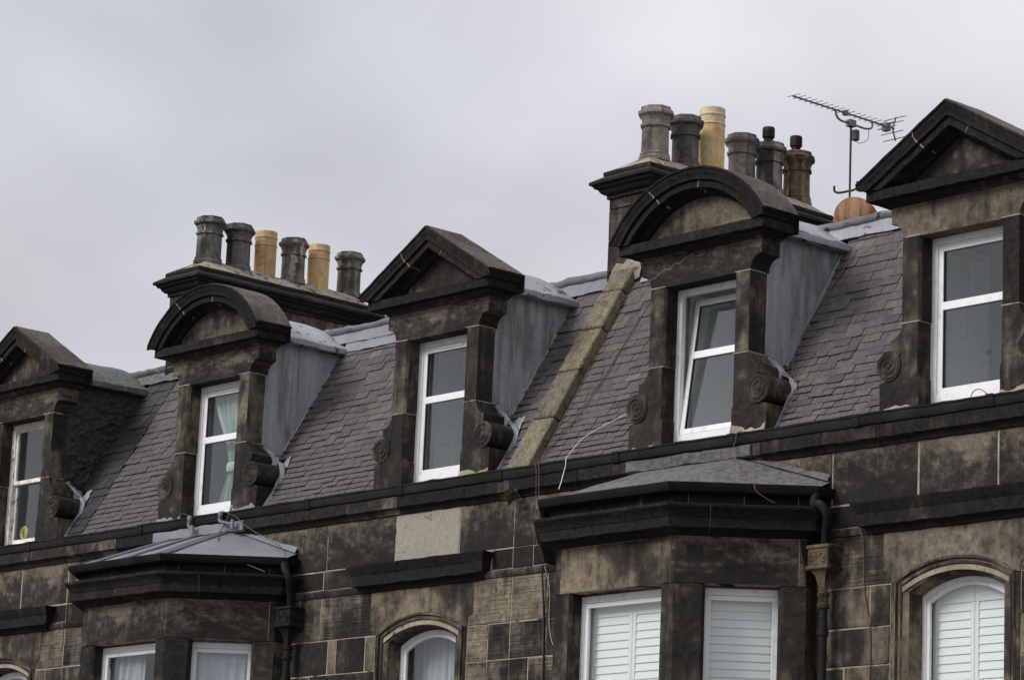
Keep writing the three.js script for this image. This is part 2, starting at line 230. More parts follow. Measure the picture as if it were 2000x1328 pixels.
const structure = (name, g, m) => { const x = mesh(name, g, m, scene); x.userData.kind = 'structure'; return x; };

// ------------------------------------------------------------------ setting
{
  const asphalt = mat(T.felt, { color: rgb(1.1, 1.1, 1.1) });
  const g = new THREE.PlaneGeometry(3000, 3000); g.rotateX(-Math.PI / 2); g.translate(0, GROUND - 0.12, 0); structure('road', g, asphalt);
  structure('pavement', boxG(-60, 60, GROUND - 0.115, GROUND, -0.6, 4.2), M.cement);
}

// ------------------------------------------------------------------ measures of the terrace
const WALL = -0.12, PIL = -0.15, SLOPE_Z = -0.27, RUN = 0.6;            // wall face, pilaster face, slate plane z = SLOPE_Z - RUN * y
const SN = V(0, 0.6, 1).normalize(), SU = V(0, 1, -0.6).normalize(), L_SLOPE = 2.63 / SU.y;
const CX = { d1: -9.97, d2: -5.35, d3: -0.755, d4: 3.824, d5: 7.645 };
const PARTY = [-8.45, 0.87];
const house0 = thing('terraced_house', 'sooty stone terraced house whose pedimented dormer has a crinkled dark felt cheek', 'house', 'houses of the terrace');
house0.userData.kind = 'thing';
const house1 = thing('terraced_house', 'sooty stone terraced house whose bay window has a smooth pale lead roof', 'house', 'houses of the terrace');
const house2 = thing('terraced_house', 'sooty stone terraced house whose bay window has white louvred shutters inside', 'house', 'houses of the terrace');

house1.userData.kind = house2.userData.kind = 'thing';
// ------------------------------------------------------------------ walls: mortar behind, stones in front
function wallFor(house, x0, x1, openings, rows) {
  const wall = group('wall', house);
  const holes = openings.map((o) => o);
  mesh('mortar_bed', extrude([[x0, GROUND], [x1, GROUND], [x1, -0.3], [x0, -0.3]], WALL - 0.32, WALL - 0.007, 0, holes), M.mortar, wall);
  for (const [y1, y0, spans, kind] of rows) for (const [a, b, m, gap] of spans) {
    const k = gap ?? rr(0.002, 0.006), w = one(m ?? M[kind]);
    mesh('stone', bevelBox(a + k, b - k, y0 + k, y1 - k, WALL - 0.2, WALL + rr(-0.003, 0.004), rr(0.006, 0.013)), w, wall, y1 === -0.345 && w !== M.pale ? { band: [y0, y1] } : {});
  }
  return wall;
}
const split = (xs, m) => xs.slice(0, -1).map((x, i) => [x, xs[i + 1], m]);
function randSplit(a, b, w, m) { const xs = [a]; while (xs[xs.length - 1] + w * 0.7 < b) xs.push(Math.min(b, xs[xs.length - 1] + w * rr(0.75, 1.3))); if (b - xs[xs.length - 1] > 0.01) xs.push(b); if (xs.length > 2 && b - xs[xs.length - 2] < w * 0.3) xs.splice(xs.length - 2, 1); return split(xs, m); }
// arched window surround: opening outline
const ARCH = (cx, half, spring, top, bottom, n = 12) => { const rise = top - spring, R = (half * half + rise * rise) / (2 * rise), cy = top - R, a = Math.asin(half / R); return [[cx - half, bottom], [cx + half, bottom], ...arcPts(cx, cy, R, Math.PI / 2 - a, Math.PI / 2 + a, n)]; };
const BAY = [[-1.925, WALL], [-1.925, 0.055], [-0.93, 1.05], [0.93, 1.05], [1.925, 0.055], [1.925, WALL]];
const SILL = -3.75, BOT = -3.1;
const lower = (a, b) => { const r = []; for (let y = -3.1; y > GROUND + 0.2; y -= 0.43) r.push([y, Math.max(GROUND, y - 0.43), randSplit(a, b, 1.1), 'mid']); return r; };
const archHole = (cx) => ARCH(cx, 0.72, -1.94, -1.75, SILL);
const bayHole = (cx) => [[cx - 1.86, GROUND + 0.3], [cx + 1.86, GROUND + 0.3], [cx + 1.86, -1.3], [cx - 1.86, -1.3]];

{
  const d = CX.d1;
  wallFor(house0, -13, PARTY[0], [archHole(d)], [
    [-0.345, -0.94, [[-13, -11.05], [-11.05, -9.62, M.wash[2], 0.008], [-9.62, PARTY[0], M.wash[0], 0.008]], 'wash'],
    [-0.94, -1.19, [[-13, -11.2], [-8.74, PARTY[0]]], 'black'],
    [-1.28, -1.83, [...randSplit(-13, d - 0.86, 0.9), [d + 0.86, PARTY[0], M.tooled[0], 0.006]], 'mid'],
    [-1.83, -2.27, [...randSplit(-13, d - 0.86, 0.9), [d + 0.86, -8.85, M.tan[1], 0.006], [-8.85, PARTY[0]]], 'mid'],
    [-2.27, -2.675, [...randSplit(-13, d - 0.86, 0.9), ...randSplit(d + 0.86, PARTY[0], 0.8)], 'mid'],
    [-2.675, -3.1, [...randSplit(-13, d - 0.86, 0.9), ...randSplit(d + 0.86, PARTY[0], 0.8)], 'mid'],
  ]);
}
{
  const d = CX.d3, b = CX.d2, L = b - 1.925, R = b + 1.925;
  wallFor(house1, PARTY[0], PARTY[1], [archHole(d), bayHole(b)], [
    [-0.345, -0.94, [[PARTY[0], L + 0.1], [L + 0.1, L + 1.9], [L + 1.9, R - 0.4], [R - 0.4, -2.66, M.wash[0]], [-2.66, -1.32, M.wash[1], 0.008], [-1.32, -0.11, M.pale, 0.006], [-0.11, PARTY[1], M.washDark[0], 0.007]], 'wash'],
    [-0.94, -1.19, [[PARTY[0], L + 0.02], [R - 0.02, -2.7], [-2.7, -2.02, M.soot[1], 0.009], [0.5, PARTY[1]]], 'black'],
    [-1.28, -1.83, [[PARTY[0], L + 0.02], [R - 0.02, -2.73, M.tooledTan[0]], [-2.73, d - 0.86, M.tooled[0]], [d + 0.86, PARTY[1], M.tooledTan[1]]], 'tooled'],
    [-1.83, -2.27, [[PARTY[0], L + 0.02], [R - 0.02, -2.545, M.soot[0], 0.008], [-2.545, -2.378, M.tan[2]], [-2.378, -1.81, M.soot[1], 0.007], [-1.81, d - 0.86], [d + 0.86, 0.477, M.tooledTan[1]], [0.477, PARTY[1], M.tooled[1]]], 'mid'],
    [-2.27, -2.675, [[PARTY[0], L + 0.02], [R - 0.02, -2.89, null, 0.008], [-2.89, d - 0.86, M.mid[1]], [d + 0.86, 0.48, M.tooledTan[0]], [0.48, PARTY[1], M.tooled[1]]], 'mid'],
    [-2.675, -3.1, [[PARTY[0], L + 0.02], ...randSplit(R - 0.02, d - 0.86, 0.8), ...randSplit(d + 0.86, PARTY[1], 0.5)], 'mid'],
  ]);
}
{
  const d = CX.d5, b = CX.d4, L = b - 1.925, R = b + 1.925;
  wallFor(house2, PARTY[1], 10.2, [archHole(d), bayHole(b)], [
    [-0.345, -0.94, [[PARTY[1], L + 0.1], [L + 0.1, L + 1.9], [L + 1.9, 5.93, M.wash[2]], [5.93, 7.14, M.washDark[1], 0.008], [7.14, 8.2, M.wash[0], 0.009], [8.2, 9.4, M.wash[1], 0.009], [9.4, 10.2]], 'wash'],
    [-0.94, -1.19, [[PARTY[1], 1.22], [1.22, L + 0.02, M.soot[1], 0.008], [R - 0.02, d - 1.24], [d + 1.24, 10.2]], 'black'],
    [-1.28, -1.83, [[PARTY[1], 1.5, M.tooledTan[1]], [1.5, L + 0.02], [R - 0.02, d - 0.86, M.tooled[2], 0.006], [d + 0.86, 10.2]], 'tooled'],
    [-1.83, -2.27, [[PARTY[1], 1.5, M.tooled[1]], [1.5, L + 0.02], [R - 0.02, 6.5, M.mid[0], 0.008], [6.5, d - 0.86, M.soot[2], 0.006], ...randSplit(d + 0.86, 10.2, 0.8)], 'mid'],
    [-2.27, -2.675, [[PARTY[1], 1.2, M.tooled[1]], [1.2, L + 0.02, M.tooled[0]], [R - 0.02, d - 0.86, M.mid[1], 0.007], ...randSplit(d + 0.86, 10.2, 0.8)], 'mid'],
    [-2.675, -3.1, [[PARTY[1], L + 0.02, M.tooled[2]], [R - 0.02, 6.15, null, 0.007], [6.15, d - 0.86, null, 0.007], ...randSplit(d + 0.86, 10.2, 0.8)], 'mid'],
  ]);
}
for (const [h, spans] of [[house0, [[-13, PARTY[0]]]], [house1, [[PARTY[0], CX.d2 - 1.905], [CX.d2 + 1.905, PARTY[1]]]], [house2, [[PARTY[1], CX.d4 - 1.905], [CX.d4 + 1.905, 10.2]]]]) {
  const wins = [CX.d1, CX.d3, CX.d5], P = [];
  for (const [a, b] of spans) for (let y = -3.1; y > GROUND + 0.1; y -= 0.43) for (const [p, q] of randSplit(a, b, 1.0)) { const y0 = Math.max(GROUND, y - 0.43); if (wins.some((w) => p < w + 0.86 && q > w - 0.86) && y0 > SILL - 0.1) { for (const w of wins) { if (p < w - 0.86 && q > w - 0.86) P.push(boxG(p + 0.004, w - 0.86, y0 + 0.004, y - 0.004, WALL - 0.15, WALL)); if (q > w + 0.86 && p < w + 0.86) P.push(boxG(w + 0.86, q - 0.004, y0 + 0.004, y - 0.004, WALL - 0.15, WALL)); } continue; } P.push(boxG(p + 0.004, q - 0.004, y0 + 0.004, y - 0.004, WALL - 0.15, WALL)); }
  mesh('lower_stones', join(P), M.mid[0], h, { kind: 'stuff' });
}
// string course, eaves cornice and gutter, house by house
const EAVES = [[0, -0.35], [0.022, -0.345], [0.035, -0.315], [0.06, -0.285], [0.085, -0.276], [0.1, -0.27], [0.1, -0.135], [0.02, -0.115], [-0.2, -0.11], [-0.2, -0.35]];
const STRING = [[0, -1.285], [0.012, -1.28], [0.03, -1.25], [0.034, -1.215], [0.02, -1.195], [-0.15, -1.19], [-0.15, -1.285]];
for (const [h, x0, x1, cuts, strs] of [
  [house0, -13, PARTY[0], [-13, -11.6, -10.3, -9.3, PARTY[0]], [[-13, CX.d1 - 1.2], [CX.d1 + 0.98, PARTY[0]]]],
  [house1, PARTY[0], PARTY[1], [PARTY[0], -8.13, -7.2, -5.9, -4.4, -3.05, -2.22, -1.2, 0.05, 0.42, PARTY[1]], [[PARTY[0], CX.d2 - 1.93], [CX.d2 + 1.93, CX.d3 - 1.15], [CX.d3 + 1.0, PARTY[1]]]],
  [house2, PARTY[1], 10.2, [PARTY[1], 2.05, 2.6, 3.9, 4.95, 5.85, 6.63, 7.7, 8.6, 10.2], [[PARTY[1], CX.d4 - 1.93], [CX.d4 + 1.93, CX.d5 - 1.15], [CX.d5 + 1.15, 10.2]]],
]) {
  const cor = group('eaves_cornice', h);
  mesh('mortar_bed', sweep([[x0, WALL - 0.016], [x1, WALL - 0.016]], EAVES.map(([u, y]) => [u, -0.24 + (y + 0.24) * 0.9]), { step: 2 }), M.mortar, cor);
  for (let i = 0; i < cuts.length - 1; i++) mesh('stone', sweep([[cuts[i] + 0.004, WALL], [cuts[i + 1] - 0.004, WALL]], EAVES, { step: 0.07 }), rnd() < 0.6 ? M.black : M.soot, cor, { wear: 0.012 });
  const str = group('string_course', h);
  for (const [a, b] of strs) for (const [p, q] of randSplit(a, b, 1.1)) mesh('stone', sweep([[p + 0.003, WALL], [q - 0.003, WALL]], STRING, { step: 0.15 }), M.soot, str, { wear: 0.008 });
  const gut = group('eaves_gutter', h);
  const GP = [[0, 0.0], [0.014, -0.002], [0.014, -0.022], [0.004, -0.03], [0.006, -0.09], [-0.004, -0.122], [-0.02, -0.132], [-0.135, -0.132], [-0.135, -0.01], [-0.125, -0.01], [-0.125, -0.12], [-0.03, -0.12], [-0.01, -0.1], [-0.008, -0.03], [-0.008, 0]];
  for (let x = x0; x < x1 - 0.01; x += 1.83) { const e = Math.min(x + 1.83, x1); const sag = rr(-0.005, 0.004); mesh('gutter_length', sweep([[x + 0.002, 0], [e - 0.002, 0]], GP.map(([u, y]) => [u, y + sag]), { step: 0.15 }), M.gutter, gut, { wear: 0.012 }); if (x > x0) mesh('gutter_joint', sweep([[x - 0.05, 0.004], [x + 0.05, 0.004]], [[0.018, 0.003], [0.018, -0.024], [0.01, -0.032], [0.012, -0.092], [0, -0.128], [-0.02, -0.138], [-0.1, -0.138], [-0.02, -0.02]], { step: 0.1 }), M.gutter, gut); }
}

// ------------------------------------------------------------------ arched wall windows
function archedWindow(house, cx, o) {
  const w = group('arched_window', house, o.label);
  const hood = [[-1.1, WALL - 0.05], [-1.1, WALL], [1.1, WALL], [1.1, WALL - 0.05]].map(([x, z]) => [cx + x, z]);
  mesh('hood', sweep(hood, [[0, -1.295], [0.035, -1.285], [0.055, -1.24], [0.085, -1.222], [0.13, -1.215], [0.13, -1.085], [0.14, -1.075], [0.15, -1.04], [0.185, -0.99], [0.19, -0.965], [0.0, -0.95], [-0.05, -0.95], [-0.05, -1.295]], { step: 0.07 }), M.black, w, { wear: 0.012 });
  // lintel with its shoulders, then jambs
  const inner = (half, spring, top, bottom) => ARCH(0, half, spring, top, bottom, 14).map(([x, y]) => [cx + x, y]);
  const lug = (s) => [[cx + s * 0.855, -1.83], ...arcPts(cx + s * 0.955, -1.79, 0.1, s > 0 ? Math.PI : 0, Math.PI / 2, 5).map(([x, y]) => [x, y])];
  const top = inner(0.8, -1.81, -1.6, -1.83).slice(2);
  const lint = [[cx + 0.8, -1.83], ...lug(1).slice(0), [cx + 0.957, -1.29], [cx - 0.957, -1.29], ...lug(-1).reverse(), [cx - 0.8, -1.83], ...top.reverse()];
  mesh('lintel', extrude(lint, WALL - 0.2, WALL + 0.009), o.tan ? M.tan[0] : M.mid[2], w, { crease: 0.3 });
  const ring = (h0, s0, t0, z0, h1, s1, t1, z1, bot) => { const a = ARCH(0, h0, s0, t0, bot, 16).slice(2), b = ARCH(0, h1, s1, t1, bot, 16).slice(2), A = [[h0, bot], ...a, [-h0, bot]], Bq = [[h1, bot], ...b, [-h1, bot]], P = []; for (let i = 0; i < A.length - 1; i++) quad(P, V(cx + A[i][0], A[i][1], z0), V(cx + A[i + 1][0], A[i + 1][1], z0), V(cx + Bq[i + 1][0], Bq[i + 1][1], z1), V(cx + Bq[i][0], Bq[i][1], z1)); return fromTris(P); };
  const prof = [[0.8, -1.81, -1.6, WALL + 0.003], [0.79, -1.817, -1.61, WALL + 0.028], [0.768, -1.832, -1.632, WALL + 0.03], [0.756, -1.84, -1.645, WALL - 0.02], [0.745, -1.848, -1.656, WALL - 0.02], [0.74, -1.852, -1.66, WALL + 0.012], [0.715, -1.868, -1.685, WALL + 0.01], [0.7, -1.878, -1.7, WALL - 0.012], [0.628, -1.93, -1.762, WALL - 0.03], [0.602, -1.95, -1.785, WALL - 0.1], [0.6, -1.95, -1.785, WALL - 0.3]];
  const parts = []; for (let i = 0; i < prof.length - 1; i++) parts.push(ring(...prof[i], ...prof[i + 1], SILL));
  mesh('architrave', join(parts), o.tan ? M.mid[2] : M.mid[0], w, { crease: 0.2 });
  for (const s of [-1, 1]) mesh('jamb', bevelBox(...[cx + s * 0.8, cx + s * 0.855].sort((a, b) => a - b), SILL, -1.835, WALL - 0.2, WALL + 0.002, 0.004), M.soot, w);
  mesh('sill', bevelBox(cx - 0.85, cx + 0.85, SILL - 0.15, SILL, WALL - 0.3, WALL + 0.08, 0.01), M.soot, w);
  const zf = WALL - 0.21, A = (h, s, t, b) => ARCH(0, h, s, t, b, 14).map(([x, y]) => [cx + x, y]);
  mesh('window_frame', extrude(A(0.605, -1.955, -1.79, SILL), zf - 0.06, zf, 0.004, [A(0.555, -1.995, -1.835, SILL + 0.07)]), M.upvc, w, { crease: 0.3 });
  mesh('sash', extrude(A(0.553, -1.997, -1.837, SILL + 0.072), zf - 0.055, zf - 0.014, 0.004, [A(0.512, -2.035, -1.878, SILL + 0.12)]), M.upvc, w, { crease: 0.3 });
  mesh('pane', extrude(A(0.52, -2.03, -1.87, SILL + 0.11), zf - 0.036, zf - 0.03), M.glass, w);
  room(w, cx - 0.9, cx + 0.9, SILL + 0.02, -1.5, WALL - 0.33, -2.6, M.room, [[cx - 0.72, cx + 0.72, SILL + 0.02, -1.6]]);
  return w;
}
function room(parent, x0, x1, y0, y1, zf, zb, m, open = []) {        // a lined room behind a window: floor, ceiling, back and sides, open to the front
  const t = 0.05, gs = [boxG(x0, x1, y0, y1, zb - t, zb), boxG(x0 - t, x0, y0, y1, zb - t, zf), boxG(x1, x1 + t, y0, y1, zb - t, zf), boxG(x0 - t, x1 + t, y0 - t, y0, zb - t, zf), boxG(x0 - t, x1 + t, y1, y1 + t, zb - t, zf)];
  return mesh('room_lining', join(gs), m, parent);
}
archedWindow(house0, CX.d1, { label: 'arched wall window under the felt-cheeked dormer' });
archedWindow(house1, CX.d3, { label: 'arched wall window with grey curtains' });
archedWindow(house2, CX.d5, { tan: true, label: 'arched wall window with white shutters' });

// ------------------------------------------------------------------ canted bays
function bayWindow(house, cx, o) {
  const bay = group('bay_window', house, o.label), path = BAY.map(([x, z]) => [cx + x, z]), bayPath = (d) => path;
  const CANT = Math.SQRT1_2, at = (s, side, y, off = 0) => [cx + side * (0.93 + s * CANT + off * CANT), y, 1.05 - s * CANT + off * CANT];
  // frieze stones, joints where the photograph has them
  const FR = [[-0.26, -1.81], [0, -1.81], [0, -1.3], [-0.26, -1.3]];
  const seg = (pts, m, gap = 0.007) => mesh('frieze_stone', sweep(pts, FR.map(([u, y]) => [u, y + (y > -1.5 ? -0.006 : 0.006)]), { step: 0.25 }), m, bay, { wear: 0.006, band: M.wash.includes(m) || M.washDark.includes(m) ? [-1.81, -1.3] : undefined });
  mesh('mortar_bed', sweep(path, [[-0.25, -1.805], [-0.006, -1.805], [-0.006, -1.3], [-0.25, -1.3]], { step: 3 }), M.mortar, bay);
  const P2 = (s) => { const p = at(s, 1, 0); return [p[0], p[2]]; }, P1 = (s) => { const p = at(s, -1, 0); return [p[0], p[2]]; };
  seg([path[0], path[1], P1(1.2)], M.soot[0]); seg([P1(1.19), P1(0.02), path[2], [cx - 0.915, 1.05]].slice(0, 2), M.soot[1]);
  seg([[cx - 0.93, 1.05], [cx - 0.86, 1.05]], M.mid[1]); seg([[cx - 0.848, 1.05], [cx + 0.86, 1.05]], o.frieze[0]); seg([[cx + 0.872, 1.05], path[3], P2(1.32)], o.frieze[1]); seg([P2(1.332), path[4], path[5]], M.soot[2]);
  // cornice in blocks, parapet, gutter
  const COR = [[-0.1, -1.3], [0, -1.3], [0.02, -1.285], [0.06, -1.25], [0.075, -1.235], [0.185, -1.23], [0.185, -1.125], [0.195, -1.118], [0.205, -1.09], [0.235, -1.05], [0.27, -1.02], [0.275, -0.995], [0.27, -0.985], [0.08, -0.965], [-0.1, -0.965]];
  const PAR = [[-0.15, -0.97], [0.085, -0.97], [0.085, -0.785], [-0.15, -0.785]], GUT = [[0.1, -0.84], [0.16, -0.865], [0.21, -0.845], [0.235, -0.8], [0.24, -0.755], [0.225, -0.752], [0.21, -0.8], [0.16, -0.84], [0.1, -0.82]];
  mesh('mortar_bed', join(sweep(path, COR.map(([u, y]) => [u - 0.016, -1.13 + (y + 1.13) * 0.9]), { step: 3 }), sweep(path, PAR.map(([u, y]) => [Math.min(u, 0.077), y]), { step: 3 })), M.mortar, bay);
  const runs = (name, prof, m, cutL, cutR, g = 0.005, wear = 0.012) => {
    mesh(name, sweep([path[0], path[1], P1(0.9)], prof, { step: 0.15 }), m, bay, { wear }); mesh(name, sweep([P1(0.89), path[2], [cx + cutL - g, 1.05]], prof, { step: 0.07 }), m, bay, { wear });
    mesh(name, sweep([[cx + cutL + g, 1.05], path[3], P2(cutR - g)], prof, { step: 0.07 }), m, bay, { wear }); mesh(name, sweep([P2(cutR + g), path[4], path[5]], prof, { step: 0.07 }), m, bay, { wear });
  };
  runs('cornice_stone', COR, M.black, o.cut[0], o.cut[1]);
  const par = [[[path[0], path[1], P1(0.6)]], [[P1(0.59), path[2], [cx - 0.3, 1.05]]], [[[cx - 0.29, 1.05], [cx + 0.5, 1.05]]], [[[cx + 0.51, 1.05], path[3], P2(0.12)]], [[P2(0.13), P2(0.72)]], [[P2(0.73), P2(1.3)]], [[P2(1.31), path[4], path[5]]]];
  for (const [p] of par) mesh('parapet_stone', sweep(p, PAR, { step: 0.2 }), M.black, bay, { wear: 0.006 });
  mesh('bay_gutter', sweep(path, GUT, { step: 0.3 }), M.gutter, bay, { wear: 0.006 });
  // roof: hipped up to the wall
  const e = 0.17, E0 = BAY.map(([x, z], i) => { const off = [[-e, 0], [-e, e * 0.414], [-e * 0.414, e], [e * 0.414, e], [e, e * 0.414], [e, 0]][i]; return V(cx + x + off[0], -0.775, z + off[1]); });
  E0[0].y = E0[5].y = -0.66; E0[0].z = E0[5].z = WALL;
  const R0 = V(cx - 0.72, -0.245, WALL + 0.02), R1 = V(cx + 0.72, -0.245, WALL + 0.02), sub = (A, Bv, C, D, n, m) => { const P = []; const f = (u, v) => { const p = A.clone().lerp(Bv, u).lerp(D.clone().lerp(C, u), v); p.y += (noise3(p.x * 4, 2, p.z * 4) - 0.5) * (o.felt ? 0.05 : 0.02) * Math.sin(Math.PI * clamp(v * 0.96 + 0.02)); return p; }; for (let i = 0; i < n; i++) for (let j = 0; j < m; j++) quad(P, f(i / n, j / m), f((i + 1) / n, j / m), f((i + 1) / n, (j + 1) / m), f(i / n, (j + 1) / m)); return P; };
  const roofP = [...sub(E0[2], E0[3], R1, R0, 12, 6), ...sub(E0[3], E0[4], R1, R1, 8, 6), ...sub(E0[4], E0[5], R1, R1, 4, 6), ...sub(E0[1], E0[2], R0, R0, 6, 6), ...sub(E0[0], E0[1], R0, R0, 3, 6)];
  const rm = o.felt ? M.felt : M.lead2;
  mesh('bay_roof', fromTris(roofP), rm, bay, { crease: 0.9 });
  if (!o.felt) { for (const t of [0.12, 0.5, 0.9]) { const a = E0[2].clone().lerp(E0[3], t), b = R0.clone().lerp(R1, t); mesh('lead_roll', tubeG([[a.x, a.y + 0.02, a.z], [mix(a.x, b.x, 0.5), mix(a.y, b.y, 0.5) + 0.02, mix(a.z, b.z, 0.5)], [b.x, b.y + 0.015, b.z]], 0.022, 6), rm, bay); }
    mesh('lead_roll', tubeG([[E0[3].x, E0[3].y + 0.015, E0[3].z], [R1.x, R1.y + 0.015, R1.z]], 0.024, 6, false), rm, bay); }
  mesh('upstand_flashing', sweep([[cx - 0.95, WALL + 0.09], [cx + (o.felt ? 1.0 : 1.05), WALL + 0.09]], [[0, -0.29], [0.035, -0.27], [0.035, -0.15], [0.0, -0.14]], { step: 0.1 }), o.felt ? M.felt : M.lead2, bay, { wear: 0.02 });
  { const k = 8, P = []; for (let i = 0; i < k; i++) { const f = (t, up) => V(mix(cx + 0.72, cx + 2.09, t), mix(-0.245, -0.66, t) + up * (0.05 + 0.03 * noise3(t * 9, 1, 4)), WALL + 0.006 + (1 - up) * 0.05); quad(P, f(i / k, 0), f((i + 1) / k, 0), f((i + 1) / k, 1), f(i / k, 1)); } mesh('side_flashing', fromTris(P), o.felt ? M.felt : M.lead2, bay); }
  // pillars
  const PB = SILL, chamfer = 0.035;
  const pillar = (poly, m) => { const sh = poly.map(([x, z]) => [x, -z]); let g = extrude(sh, 0, -1.815 - PB, 0.006); g.rotateX(-Math.PI / 2); g.translate(0, PB, 0); mesh('pillar', g, m, bay, { wear: 0.006, crease: 0.3 }); };
  const d = 0.26, c2 = (s, off) => { const p = at(s, 1, 0, off); return [p[0], p[2]]; }, c1 = (s, off) => { const p = at(s, -1, 0, off); return [p[0], p[2]]; };
  pillar([[cx + 0.74, 1.05], [cx + 0.93, 1.05], c2(0.3, 0), c2(0.335, -0.035), c2(0.335, -d), [cx + 0.71, 1.05 - d], [cx + 0.71, 1.05 - chamfer]], M.soot[0]);
  pillar([[cx - 0.93, 1.05], [cx - 0.7, 1.05], [cx - 0.67, 1.05 - chamfer], [cx - 0.67, 1.05 - d], c1(0.335, -d), c1(0.335, -0.035), c1(0.3, 0)], M.soot[1]);
  for (const s of [1, -1]) { const c = s > 0 ? c2 : c1, poly = [c(1.15, 0), [cx + s * 1.925, 0.055], [cx + s * 1.925, WALL], [cx + s * 1.7, WALL], c(1.12, -d), c(1.12, -0.03)]; pillar(s > 0 ? poly : poly.reverse(), s > 0 ? M.soot[2] : M.soot[0]); }
  mesh('bay_apron', sweep(path, [[-0.26, GROUND], [0, GROUND], [0, SILL], [-0.26, SILL]], { step: 3 }), M.mid[0], bay);
  // windows
  const win = (label, px, pz, ang, half, o2 = {}) => {
    const w = group('window', bay, label), y1 = -1.83, y0 = SILL, put = (name, g, m) => { g = plain(g); g.rotateY(ang); g.translate(px, 0, pz); return mesh(name, g, m, w, { crease: 0.3 }); };
    const R = (h, a, b) => [[-h, a], [h, a], [h, b], [-h, b]];
    put('window_frame', extrude(R(half, y0, y1), -0.06, 0, 0.004, [R(half - 0.075, y0 + 0.08, y1 - 0.075)]), M.upvc);
    put('sash', extrude(R(half - 0.077, y0 + 0.082, y1 - 0.077), -0.055, -0.012, 0.004, [R(half - 0.13, y0 + 0.14, y1 - 0.13)]), M.upvc);
    put('pane', extrude(R(half - 0.12, y0 + 0.13, y1 - 0.12), -0.036, -0.03), M.glass); return w;
  };
  win(o.win[0], cx + 0.02, 1.05 - 0.17, 0, 0.72);
  const cp = at(0.73, 1, 0, -0.17); win(o.win[1], cp[0], cp[2], Math.PI / 4, 0.46);
  const cq = at(0.73, -1, 0, -0.17); win(o.win[2], cq[0], cq[2], -Math.PI / 4, 0.46);
  mesh('bay_ceiling', extrude(BAY.map(([x, z]) => [cx + x * 0.93, -z * 0.85]), 0, 0.04).rotateX(-Math.PI / 2).translate(0, -1.42, 0), M.room, bay);
  room(bay, cx - 1.8, cx + 1.8, SILL - 0.3, -1.44, WALL - 0.33, -3.4, M.room);
  return bay;
}
bayWindow(house1, CX.d2, { label: 'canted bay with smooth pale lead roof', frieze: [M.wash[1], M.wash[0]], cut: [-0.05, 0.42], win: ['front window with grey curtains behind it', 'side window with white net curtains behind it', 'side window facing away along the terrace'] });
bayWindow(house2, CX.d4, { felt: true, label: 'canted bay with grey felted roof', frieze: [M.mid[2], M.washDark[0]], cut: [-0.15, 0.36], win: ['front window with white shutters behind it', 'side window with white shutters behind it', 'side window facing away along the terrace'] });

// ------------------------------------------------------------------ dormers
function scrollG(cx, s) {                                              // a volute: drum along z with a raised spiral on its face
  const x = cx + s * 0.955, y = 0.51, drum = new THREE.CylinderGeometry(0.158 + 0.012 * hash3(cx * 10 | 0, s + 4, 1), 0.165, 0.4, 28, 4); drum.rotateX(Math.PI / 2); drum.translate(x, y, -0.335);
  const pts = []; for (let i = 0; i <= 40; i++) { const t = i / 40, a = s * (-0.6 + hash3(cx * 10 | 0, s + 2, 5) + t * Math.PI * 4.2), r = mix(0.15, 0.035, t); pts.push([x + r * Math.cos(a), y + r * Math.sin(a), -0.141 + 0.006 * noise3(i * 0.4, cx, s)]); }
  for (let i = 1; i <= 8; i++) { const t = i / 8; pts.unshift([mix(pts[0][0], x - s * 0.16, 0.5), mix(pts[0][1], y + 0.16 + t * 0.02, 0.5), -0.146]); if (i === 2) break; }
  const sp = new THREE.TubeGeometry(new THREE.CatmullRomCurve3(pts.map((p) => V(...p))), 70, 0.0125, 5); const eye = new THREE.SphereGeometry(0.032, 10, 6); eye.scale(1, 1, 0.6); eye.translate(x, y, -0.137);
  return join(drum, sp, eye);
}
function moulds(polys) { const P = []; for (let k = 0; k < polys.length - 1; k++) { const a = polys[k], b = polys[k + 1]; for (let i = 0; i < a.length - 1; i++) quad(P, a[i], b[i], b[i + 1], a[i + 1]); } return P; }
